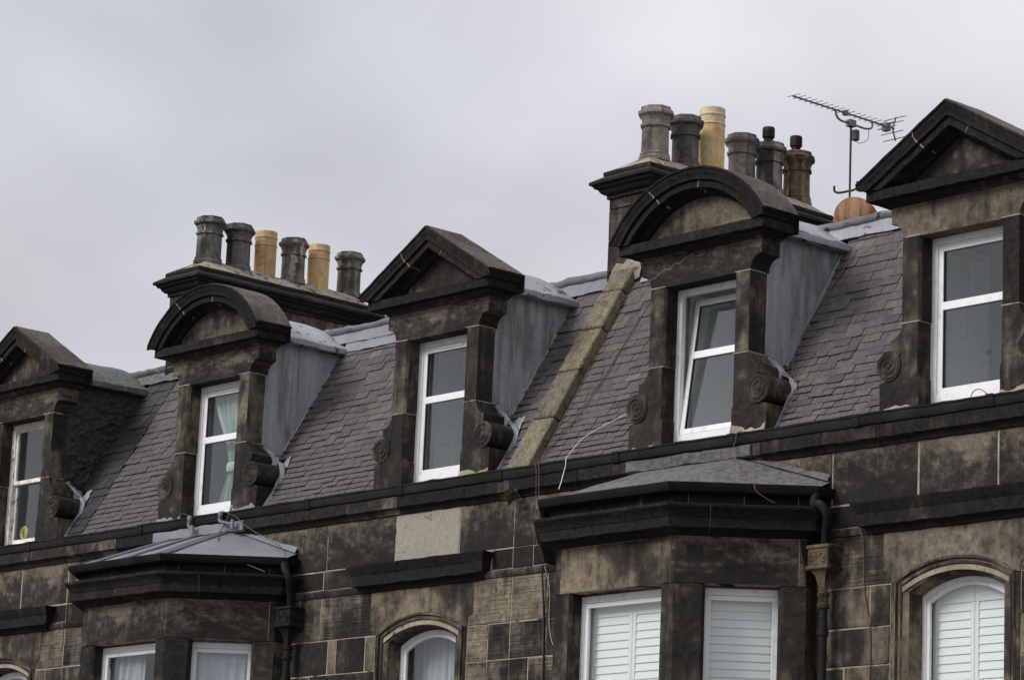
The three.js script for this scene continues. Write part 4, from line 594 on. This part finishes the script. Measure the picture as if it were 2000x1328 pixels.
chimney(house1, -8.47, 0, [
  ['oct', -2.2, M.pot[0], 'dark octagonal chimney pot with pale streaks'], ['oct', -2.75, M.pot[2], 'dark octagonal chimney pot'], ['round', -3.26, M.clay, 'round yellow clay chimney pot'],
  ['drip', -3.8, M.pot[1], 'dark octagonal chimney pot with a white lime run'], ['round', -4.29, M.clay, 'round yellow clay chimney pot'], ['oct', -4.9, M.pot[1], 'dark octagonal chimney pot with paler top']], { label: 'chimney stack with two yellow clay pots' });
for (const [z, y0, w] of [[-3.88, 3.58, 0.03], [-4.115, 3.5, 0.035], [-4.177, 3.6, 0.028]]) { const P = [], n = 9, f = (i, k) => { const y = mix(3.87, y0, i / n); return V(-8.47 + 0.3615, y, z + (k - 0.5) * w * (0.6 + 0.8 * noise3(i * 1.1, z * 9, 3)) + 0.012 * (noise3(i * 0.7, 4, z) - 0.5)); }; for (let i = 0; i < n; i++) quad(P, f(i, 0), f(i + 1, 0), f(i + 1, 1), f(i, 1)); mesh('tar_run', fromTris(P), M.seal, house1); }
{ const P = [], c = [0.96, 2.82], o = [[0.6, 2.7], [0.66, 2.82], [0.73, 2.9], [0.86, 2.87], [0.94, 2.93], [1.06, 2.9], [1.12, 2.94], [1.18, 2.78], [1.15, 2.66], [1.0, 2.62], [0.8, 2.64]]; for (let i = 0; i < o.length; i++) { const a = o[i], b = o[(i + 1) % o.length]; P.push(c[0], c[1], -1.765, b[0], b[1], -1.785, a[0], a[1], -1.785); } mesh('mortar_patch', fromTris(P), M.cement, house2, { crease: 0 }); }
chimney(house2, 0.9, -0.11, [
  ['oct', -2.23, M.potGrey[0], 'pale grey octagonal chimney pot'], ['oct', -2.775, M.potGrey[1], 'dark grey octagonal chimney pot'], ['round', -3.262, M.clayOld, 'tall round stained yellow clay chimney pot', 0.93],
  ['oct', -3.83, M.potGrey[2], 'grey octagonal chimney pot'], ['cowl', -4.35, M.pot[1], 'dark chimney pot with rusty cowl'], ['cowl', -4.885, M.potBrown, 'brown chimney pot with rusty cowl']], { label: 'chimney stack with two rusty cowls', body: [M.soot[0], M.soot[1], M.black[2]] });

// ------------------------------------------------------------------ rainwater pipes
function pipe(house, x, z, worn, label, elbow) {
  const p = group('rainwater_pipe', house, label), hm = worn ? M.ironWorn : M.iron;
  const hop = join(bevelBox(x - 0.16, x + 0.16, -1.42, -1.38, z - 0.1, z + 0.14, 0.008), bevelBox(x - 0.145, x + 0.145, -1.6, -1.42, z - 0.09, z + 0.125, 0.006), bevelBox(x - 0.165, x + 0.165, -1.645, -1.6, z - 0.1, z + 0.145, 0.01));
  const fun = lathe([[0.055, 0], [0.06, 0.06], [0.1, 0.18], [0.17, 0.24]], 4).rotateY(Math.PI / 4); fun.scale(1, 1, 0.8); fun.translate(x, -1.885, z + 0.02);
  const orn = []; for (const [ox, oy, f] of [[-0.07, -1.51, 1], [0.07, -1.51, -1]]) { const pts = []; for (let i = 0; i <= 24; i++) { const t = i / 24, a = f * t * 9, r = mix(0.058, 0.012, t); pts.push([x + ox + r * Math.cos(a), oy + r * 1.15 * Math.sin(a), z + 0.127]); } orn.push(tubeG(pts, 0.009, 5)); const q = pts.map(([a, b]) => [x + 0.147, b, z + 0.02 + (a - x - ox) * 1]); orn.push(tubeG(q, 0.009, 5)); }
  mesh('hopper_head', join(hop, fun, orn), hm, p, { crease: 0.5 });
  mesh('pipe_collar', join(lathe([[0.05, 0], [0.068, 0.01], [0.068, 0.05], [0.055, 0.065], [0.055, 0.13], [0.066, 0.14], [0.066, 0.17], [0.05, 0.18]], 16).translate(x, -2.06, z + 0.02)), hm, p);
  mesh('pipe', join(rod([x, -1.9, z + 0.02], [x, GROUND + 0.1, z + 0.02], 0.048, 16), lathe([[0.05, 0], [0.062, 0.01], [0.062, 0.08], [0.05, 0.09]], 16).translate(x, -2.35, z + 0.02)), worn ? M.iron : M.gutter, p);
  if (elbow) mesh('swan_neck', tubeG(elbow, 0.048, 10), M.gutter, p);
  return p;
}
pipe(house1, CX.d2 + 1.925 + 0.24, 0.0, false, 'black rainwater pipe with cast hopper', [[CX.d2 + 2.13, -0.83, 0.12], [CX.d2 + 2.17, -0.9, 0.14], [CX.d2 + 2.24, -1.02, 0.13], [CX.d2 + 2.22, -1.2, 0.07], [CX.d2 + 2.18, -1.36, 0.02]]);
pipe(house2, CX.d4 + 1.925 + 0.22, 0.0, true, 'rainwater pipe with worn ornate hopper', [[CX.d4 + 2.1, -0.83, 0.12], [CX.d4 + 2.12, -0.95, 0.17], [CX.d4 + 2.24, -0.97, 0.2], [CX.d4 + 2.3, -1.08, 0.16], [CX.d4 + 2.2, -1.25, 0.06], [CX.d4 + 2.16, -1.38, 0.02]]);

// ------------------------------------------------------------------ small things
{ // television aerial: boom along z, mast with rusty foot
  const a = thing('television_aerial', 'rooftop television aerial with many short rods on a thin rusty mast', 'aerial'), x = 4.245, y = 4.26;
  mesh('mast', rod([x, 2.65, -2.2], [x, 4.19, -2.2], 0.0135, 10), M.mast, a); mesh('boom', rod([x - 0.027, y, -1.2], [x + 0.015, y, -2.96], 0.012, 8), M.alu, a);
  for (let i = 0; i < 17; i++) { const z = mix(-1.22, -2.72, i / 16), cx = x - 0.026 + 0.042 * i / 17; mesh('element', rod([cx - 0.1, y + 0.012, z], [cx + 0.1, y + 0.012, z], 0.0045, 5), M.alu, a); }
  for (const [dy, dz] of [[0.13, 0.06], [0.06, 0.015], [-0.06, 0.015], [-0.13, 0.06]]) mesh('reflector_rod', rod([x - 0.16, y + dy, -2.96 - dz + 0.05], [x + 0.19, y + dy, -2.96 - dz + 0.05], 0.006, 5), M.alu, a);
  mesh('reflector_arm', tubeG([[x + 0.015, y + 0.15, -2.99], [x + 0.015, y, -2.93], [x + 0.015, y - 0.15, -2.99]], 0.01, 6, false), M.alu, a);
  mesh('dipole', join(rod([x - 0.13, y + 0.03, -2.82], [x + 0.16, y + 0.03, -2.82], 0.007, 5), rod([x - 0.13, y - 0.02, -2.82], [x + 0.16, y - 0.02, -2.82], 0.007, 5), boxG(x - 0.03, x + 0.05, y - 0.06, y + 0.03, -2.86, -2.78)), M.alu, a);
  mesh('cradle', tubeG([[x - 0.01, y - 0.01, -1.93], [x, y - 0.07, -1.94], [x, y - 0.11, -2.0], [x, y - 0.11, -2.2], [x, y - 0.11, -2.48], [x + 0.01, y - 0.08, -2.56], [x + 0.01, y - 0.01, -2.57]], 0.013, 8), M.alu, a);
  mesh('clamp', join(boxG(x - 0.04, x + 0.04, y - 0.15, y - 0.07, -2.25, -2.15), boxG(x - 0.03, x + 0.02, y - 0.03, y + 0.03, -2.13, -2.07)), M.alu, a); mesh('amplifier', bevelBox(x + 0.025, x + 0.1, y - 0.33, y - 0.2, -2.25, -2.18, 0.008), M.wireBlack, a);
  mesh('aerial_lead', tubeG([[x + 0.06, y - 0.33, -2.2], [x + 0.09, y - 0.36, -2.25], [x + 0.13, y - 0.3, -2.35], [x + 0.06, y - 0.13, -2.45]], 0.004, 5), M.wireBlack, a);
  mesh('hook_bracket', tubeG([[x - 0.22, 3.41, -2.17], [x - 0.215, 3.35, -2.17], [x - 0.18, 3.325, -2.18], [x, 3.32, -2.2], [x + 0.06, 3.32, -2.2], [x + 0.1, 3.345, -2.21], [x + 0.11, 3.42, -2.21]], 0.014, 8), M.mast, a);
}
{ const d = thing('satellite_dish', 'rusty satellite dish seen from behind above the ridge lead', 'satellite dish'), prof = []; for (let i = 0; i <= 10; i++) { const r = i / 10 * 0.31; prof.push([r, r * r * 0.9]); } prof.push([0.318, 0.088], [0.322, 0.1], [0.314, 0.104]); for (let i = 9; i >= 0; i--) { const r = i / 10 * 0.305; prof.push([r, r * r * 0.9 + 0.008]); }
  const g = lathe(prof, 40); g.scale(0.8, 0.9, 0.9); const q = new THREE.Quaternion().setFromUnitVectors(V(0, 1, 0), V(-0.62, 0.25, -0.74).normalize()); g.applyQuaternion(q); g.translate(4.34, 2.95, -2.22); mesh('dish', g, mat(T.rust, { color: rgb(0.78, 0.6, 0.45), roughness: 0.8 }), d, { crease: 0.8, tile: 2.6 }); mesh('dish_post', rod([4.3, 2.65, -2.26], [4.33, 2.95, -2.26], 0.02, 8), M.mast, d); }
const cable = (pts, r, m, label, cat = 'cable', grp) => single('cable', tubeG(pts, r, 6), m, label, cat, { group: grp });
const onSlate = (x, y, o = 0.02) => [x, y + SN.y * o, SLOPE_Z - RUN * y + SN.z * o];
cable([onSlate(1.6, 2.25, 0.04), onSlate(1.545, 1.95, 0.04), onSlate(1.515, 1.6, 0.04), onSlate(1.495, 1.27, 0.04), onSlate(1.43, 0.94, 0.04), onSlate(1.355, 0.61, 0.04), onSlate(1.19, 0.26, 0.05), [1.16, 0.1, -0.24], [1.37, 0.02, 0.0], [1.43, -0.06, 0.03], [1.445, -0.2, 0.035], [1.46, -0.5, 0.04], [1.48, -1.0, 0.06]], 0.0048, M.wireRust, 'rusty brown cable running down the slates beside the skew');
cable([onSlate(1.57, 2.1, 0.04), onSlate(1.5, 1.6, 0.04), onSlate(1.465, 1.27, 0.04), onSlate(1.4, 0.94, 0.04), onSlate(1.31, 0.61, 0.04), onSlate(1.14, 0.26, 0.05), [1.12, 0.1, -0.24], [1.32, 0.02, 0.0], [1.38, -0.06, 0.03], [1.395, -0.2, 0.035], [1.41, -0.5, 0.04], [1.43, -1.0, 0.06]], 0.004, M.wireRust, 'thinner brown cable looping down the slates beside its rusty twin');
cable([[2.66, 0.62, -0.3], onSlate(2.45, 0.6, 0.05), onSlate(2.25, 0.55, 0.05), onSlate(1.95, 0.43, 0.06), onSlate(1.74, 0.28, 0.08), [1.77, 0.1, -0.14], [1.88, 0.0, 0.02], [1.893, -0.085, 0.035], [1.9, -0.18, 0.07], [2.067, -0.31, 0.25], [2.42, -0.505, 0.62]], 0.005, M.wireWhite, 'white cable hanging from the slates onto the felted bay roof');
cable([onSlate(4.86, 2.3, 0.05), onSlate(4.7, 1.6, 0.06), onSlate(4.7, 1.0, 0.06), onSlate(4.78, 0.79, 0.05), onSlate(4.96, 0.58, 0.05), onSlate(4.97, 0.3, 0.05)], 0.005, M.wireOrange, 'orange wire on the slates along the lead verge of the tilted-window dormer');
{ const b = CX.d4, hip = (x, z) => { const A = V(b + 1.0, -0.775, 1.22), n = V(1.095, 0, -1.095).cross(V(-0.28, 0.53, -1.32)); return A.y - (n.x * (x - A.x) + n.z * (z - A.z)) / n.y; }, onHip = (x, z, o = 0.025) => [x, Math.min(-0.775 + (1.22 - z) * 0.4015, hip(x, z)) + o, z];
  cable([[4.63, 0.03, -0.06], [4.64, -0.0, 0.022], [4.625, -0.09, 0.03], [4.6, -0.17, 0.035], [4.61, -0.24, 0.06], [4.716, -0.335, 0.09], [5.02, -0.515, 0.34], [5.275, -0.645, 0.49], [5.42, -0.715, 0.585], [5.49, -0.745, 0.625], [5.53, -0.83, 0.64], [5.6, -0.905, 0.56], [5.66, -0.955, 0.47]], 0.0045, M.wireOrange, 'orange wire hanging from the gutter over the felted bay roof'); }
cable([[6.4, -1.2, WALL + 0.05], [6.42, -1.5, WALL + 0.015], [6.43, -1.86, WALL + 0.012], [6.52, -2.3, WALL + 0.015], [6.53, -2.9, WALL + 0.012], [6.52, -4, WALL + 0.012]], 0.007, M.wireRust, 'thin rusty wire running down the wall beside the ornate hopper');
cable([[1.5, -1.22, WALL + 0.06], [1.55, -1.5, WALL + 0.012], [1.56, -1.85, WALL + 0.012], [1.62, -2.1, WALL + 0.014], [1.75, -2.25, WALL + 0.03]], 0.003, M.wireWhite, 'thin white wire on the wall beneath the felted bay cornice');
cable([[1.45, -1.22, WALL + 0.06], [1.46, -1.7, WALL + 0.016], [1.49, -2.3, WALL + 0.014], [1.5, -3.4, WALL + 0.014]], 0.012, M.wireBlack, 'black wire on the wall beside the felted bay');
{ const c = CX.d2;
  cable([[c + 1.0, 0.12, -0.2], [c + 0.85, 0.06, 0.02], [c + 0.78, -0.1, 0.06], [c + 0.83, -0.32, 0.2], [c + 1.1, -0.55, 0.4], [c + 1.6, -0.78, 0.5], [c + 2.05, -0.96, 0.36]], 0.007, M.wireBlack, 'black wire drooping across the pale lead bay roof');
  cable([[c + 0.62, 0.01, 0.03], [c + 0.95, -0.1, 0.07], [c + 1.4, -0.32, 0.14], [c + 2.06, -0.64, 0.1], [c + 2.2, -0.9, 0.1]], 0.006, M.wireBlack, 'black wire running straight down beside the pale lead bay roof');
  cable([[c - 0.45, -0.02, 0.025], [c - 0.35, 0.05, 0.03], [c - 0.2, 0.045, 0.03], [c - 0.1, 0.0, 0.04]], 0.006, M.wireBlack, 'short looped black wire over the gutter above the pale lead bay roof');
  for (const [x, lab, len] of [[c - 0.06, 'short grey fitting on the gutter above the pale lead roof, below the curtained window', 0.1], [c + 0.62, 'grey fitting with long arm on the gutter above the pale lead roof', 0.3]]) {
    const t = thing('gutter_fitting', lab, 'fitting'); const k = lathe([[0, 0], [0.03, 0], [0.034, 0.02], [0.034, 0.045], [0.022, 0.06], [0, 0.066]], 14); k.translate(x, -0.06, 0.06); mesh('fitting_head', k, M.fittingPale, t); mesh('fitting_arm', tubeG([[x, -0.06, 0.06], [x, -0.12, 0.07], [x + len * 0.5, -0.17, 0.08], [x + len, -0.2, 0.08]], 0.024, 10), M.fitting, t); mesh('fitting_end', rod([x + len, -0.26, 0.08], [x + len, -0.14, 0.08], 0.024, 10), M.fittingPale, t); }
}
cable([[7.93, 0.0, 0.0], [7.98, 0.06, 0.005], [8.06, 0.065, 0.005], [8.16, 0.0, 0.0]], 0.005, M.wireRust, 'short looped brown wire at the sill of the dormer window beside the aerial');
{ // fern in the cornice joint
  const p = thing('wall_plant', 'small tuft of green plant rooted in the wall below the eaves gutter', 'plant'), root = V(0.96, -0.33, WALL + 0.06);
  for (let i = 0; i < 46; i++) { const a = rr(0, 6.28), out = rr(0.05, 0.17), L = V(root.x + Math.cos(a) * out, root.y - rr(-0.06, 0.16), root.z + 0.03 + Math.abs(Math.sin(a)) * out * 0.7), mid = root.clone().lerp(L, 0.5).add(V(0, 0.05, 0.03)), w = rr(0.008, 0.016), sd = V(-Math.sin(a), 0.4, 0.5).normalize().multiplyScalar(w), P = []; quad(P, root, mid.clone().add(sd), L, mid.clone().sub(sd)); mesh('leaf', fromTris(P), i % 3 ? M.leafA : M.leafB, p); }
}
{ // repairs and bedding at the feet of the dormers
  const P = [], pts = [[-0.93, 1.98], [-0.72, 2.03], [-0.6, 2.1], [-0.48, 2.1], [-0.4, 2.15], [-0.34, 2.14], [-0.24, 2.19], [-0.12, 2.22]].map(([x, y]) => [CX.d4 + x, y]); for (let i = 0; i < pts.length - 1; i++) { const w = (k) => 0.006 + 0.006 * hash3(k, 4, 4); quad(P, V(pts[i][0], pts[i][1] - w(i), PIL + 0.004), V(pts[i + 1][0], pts[i + 1][1] - w(i + 1), PIL + 0.004), V(pts[i + 1][0], pts[i + 1][1] + w(i + 1), PIL + 0.004), V(pts[i][0], pts[i][1] + w(i), PIL + 0.004)); } mesh('mortar_repair', fromTris(P), M.mortarDark, house2);
  const bed = (house, cx, x0, x1, h, m) => { const Q = [], n = 14, f = (i, k) => { const x = mix(x0, x1, i / n); return V(cx + x, -0.03 + k * (h * (0.6 + 0.8 * noise3(x * 14, cx, 2))), PIL + 0.03 - k * 0.028); }; for (let i = 0; i < n; i++) quad(Q, f(i, 0), f(i + 1, 0), f(i + 1, 1), f(i, 1)); mesh('mortar_fillet', fromTris(Q), m, house); };
  bed(house1, CX.d3, 0.545, 1.08, 0.11, M.mortar); bed(house1, CX.d3, -1.08, -0.56, 0.05, M.cement); bed(house2, CX.d4, 0.545, 1.08, 0.13, M.cement); bed(house2, CX.d4, -1.08, -0.56, 0.08, M.cement); bed(house2, CX.d5, -1.08, -0.56, 0.08, M.cement); bed(house2, CX.d5, 0.545, 1.08, 0.09, M.cement); bed(house1, CX.d2, 0.545, 1.08, 0.13, M.lead2); bed(house1, CX.d2, -1.1, -0.56, 0.12, M.lead2);
}
// ------------------------------------------------------------------ inside the windows
{
  const drape = (x0, x1, y0, y1, z, amp, k, pinch) => { const P = [], nx = 50, ny = 24, f = (i, j) => { let u = i / nx; const v = j / ny, y = mix(y1, y0, v); let x = mix(x0, x1, u); if (pinch) { const w = pinch(v); x = mix(w[0], w[1], u); } return V(x, y, z + amp * Math.sin(u * k + v * 1.3) + amp * 0.4 * Math.sin(u * k * 2.3 + 1)); }; for (let i = 0; i < nx; i++) for (let j = 0; j < ny; j++) quad(P, f(i, j), f(i, j + 1), f(i + 1, j + 1), f(i + 1, j)); return fromTris(P); };
  const c = CX.d2, t = thing('curtain', 'pale green curtain tied back in the arched dormer window', 'curtain');
  const pin = (v) => { const w = v < 0.62 ? sstep(0, 0.62, v) : 1 - 0.45 * sstep(0.66, 1, v); return [c + mix(-0.42, -0.02, w), c + mix(0.3, 0.2, w)]; };
  mesh('drape', drape(0, 0, 0.1, 1.85, -0.52, 0.03, 34, pin), M.mint, t, { crease: 1.2 }); mesh('tie_back', (() => { const g = new THREE.TorusGeometry(0.1, 0.03, 8, 20); g.rotateX(Math.PI / 2); g.scale(1, 2.2, 0.6); g.translate(c + 0.07, 0.74, -0.52); return g; })(), M.mint, t);
  single('curtain', drape(CX.d2 - 0.66, CX.d2 + 0.1, SILL, -1.85, 0.72, 0.025, 26), M.roomGrey, 'grey curtain behind the front window of the lead roofed bay', 'curtain', { crease: 1.2 });
  { const g = drape(-0.45, 0.45, SILL, -1.8, 0, 0.02, 40); g.rotateY(Math.PI / 4); g.translate(CX.d2 + 0.93 + 0.73 * Math.SQRT1_2 - 0.2, 0, 1.05 - 0.73 * Math.SQRT1_2 - 0.2); single('curtain', g, M.net, 'white net curtain behind the side window of the lead roofed bay', 'curtain', { crease: 1.2 }); }
  single('curtain', drape(CX.d3 - 0.62, CX.d3 + 0.62, SILL, -1.7, WALL - 0.48, 0.02, 60), M.roomGrey, 'grey pleated curtain behind the arched wall window', 'curtain', { crease: 1.2 });
  // panelled doors seen through the dormer windows
  for (const [cx, x, lab] of [[CX.d3, -0.3, 'white panelled door inside the pedimented dormer beside the skew'], [CX.d4, -0.25, 'white panelled door inside the tilted-window dormer'], [CX.d5, -0.2, 'white panelled door inside the dormer beside the aerial']]) {
    const d = thing('room_door', lab, 'door', 'doors inside the dormer rooms'); d.position.set(cx - 0.715, 0, -1.05 + x * 0.2); d.rotation.y = Math.PI / 2;
    mesh('leaf', bevelBox(-0.4, 0.4, -0.015, 1.95, 0, 0.03, 0.006), M.doorWhite, d);
    for (const [px, py0, py1] of [[-0.19, 0.15, 0.75], [0.19, 0.15, 0.75], [-0.19, 0.95, 1.85], [0.19, 0.95, 1.85]]) mesh('panel', extrude([[px - 0.16, py0], [px + 0.16, py0], [px + 0.16, py1], [px - 0.16, py1]], 0.028, 0.05, 0.006, [[[px - 0.115, py0 + 0.045], [px + 0.115, py0 + 0.045], [px + 0.115, py1 - 0.045], [px - 0.115, py1 - 0.045]]]), M.doorWhite, d);
    mesh('knob', new THREE.SphereGeometry(0.032, 12, 8).translate(0.34, 0.85, 0.08), M.brass, d);
  }
  // louvred shutters
  const shutter = (label, px, pz, ang, w, y0, y1, cols, arch) => {
    const s = thing('window_shutter', label, 'shutter', 'white louvred shutters'); s.position.set(px, 0, pz); s.rotation.y = ang; const pw = 2 * w / cols;
    for (let k = 0; k < cols; k++) { const a = -w + k * pw, b = a + pw, top = arch ? y1 - 0.16 : y1;
      const st = arch ? top - 0.061 : top; mesh('stile', bevelBox(a + 0.002, a + 0.055, y0, st, -0.03, 0, 0.004), M.shutter, s); mesh('stile', bevelBox(b - 0.055, b - 0.002, y0, st, -0.03, 0, 0.004), M.shutter, s);
      if (arch) { const f = (x) => y1 - 0.16 + (top - y1 + 0.16) + 0.14 * (1 - (x / w) ** 2); const pts = [[a + 0.002, top - 0.06], [b - 0.002, top - 0.06]]; for (let i = 0; i <= 8; i++) { const x = mix(b - 0.002, a + 0.002, i / 8); pts.push([x, f(x)]); } mesh('rail', extrude(pts, -0.03, 0, 0.003), M.shutter, s); } else mesh('rail', bevelBox(a + 0.055, b - 0.055, top - 0.2, top, -0.028, -0.002, 0.004), M.shutter, s);
      mesh('rail', bevelBox(a + 0.055, b - 0.055, y0, y0 + 0.12, -0.028, -0.002, 0.004), M.shutter, s);
      const lt = top - (arch ? 0.06 : 0.2), n = Math.floor((lt - y0 - 0.12) / 0.089), lg = new THREE.BoxGeometry(pw - 0.116, 0.09, 0.011); lg.rotateX(-0.15); const geo = finish(lg, { crease: 0 });
      for (let i = 0; i < n; i++) { const m = new THREE.Mesh(geo, M.shutter); m.name = 'louvre'; m.position.set((a + b) / 2, lt - 0.045 - i * 0.089, -0.015); m.castShadow = m.receiveShadow = true; s.add(m); } }
    return s; };
  const b = CX.d4; shutter('white louvred shutters behind the front window of the felted bay', b + 0.02, 0.76, 0, 0.66, SILL, -1.86, 2);
  shutter('white louvred shutters behind the side window of the felted bay', b + 0.93 + 0.73 * Math.SQRT1_2 - 0.19, 1.05 - 0.73 * Math.SQRT1_2 - 0.19, Math.PI / 4, 0.4, SILL, -1.86, 1);
  shutter('white louvred shutters behind the arched wall window beside the ornate hopper', CX.d5, WALL - 0.33, 0, 0.56, SILL, -1.82, 2, true);
  // ornament in the sash window
  const s = thing('window_ornament', 'round yellow ornament hanging in the old sash window', 'ornament'), ring = new THREE.TorusGeometry(0.085, 0.018, 8, 28); ring.translate(CX.d1 - 0.27, 0.28, -0.5); mesh('ring', ring, M.yellow, s); const disc = new THREE.CylinderGeometry(0.08, 0.08, 0.01, 28); disc.rotateX(Math.PI / 2); disc.translate(CX.d1 - 0.27, 0.28, -0.5); mesh('disc', disc, M.yellow, s);
  for (const [x, y, a] of [[-0.02, 0.01, 0.5], [0.02, -0.01, -0.4], [0, 0.035, 1.3], [0, -0.04, 1.7]]) { const g = new THREE.SphereGeometry(0.025, 8, 6); g.scale(1, 0.4, 0.3); g.rotateZ(a); g.translate(CX.d1 - 0.27 + x, 0.28 + y, -0.49); mesh('motif', g, M.yellowDark, s); }
}
renderer.render(scene, camera);
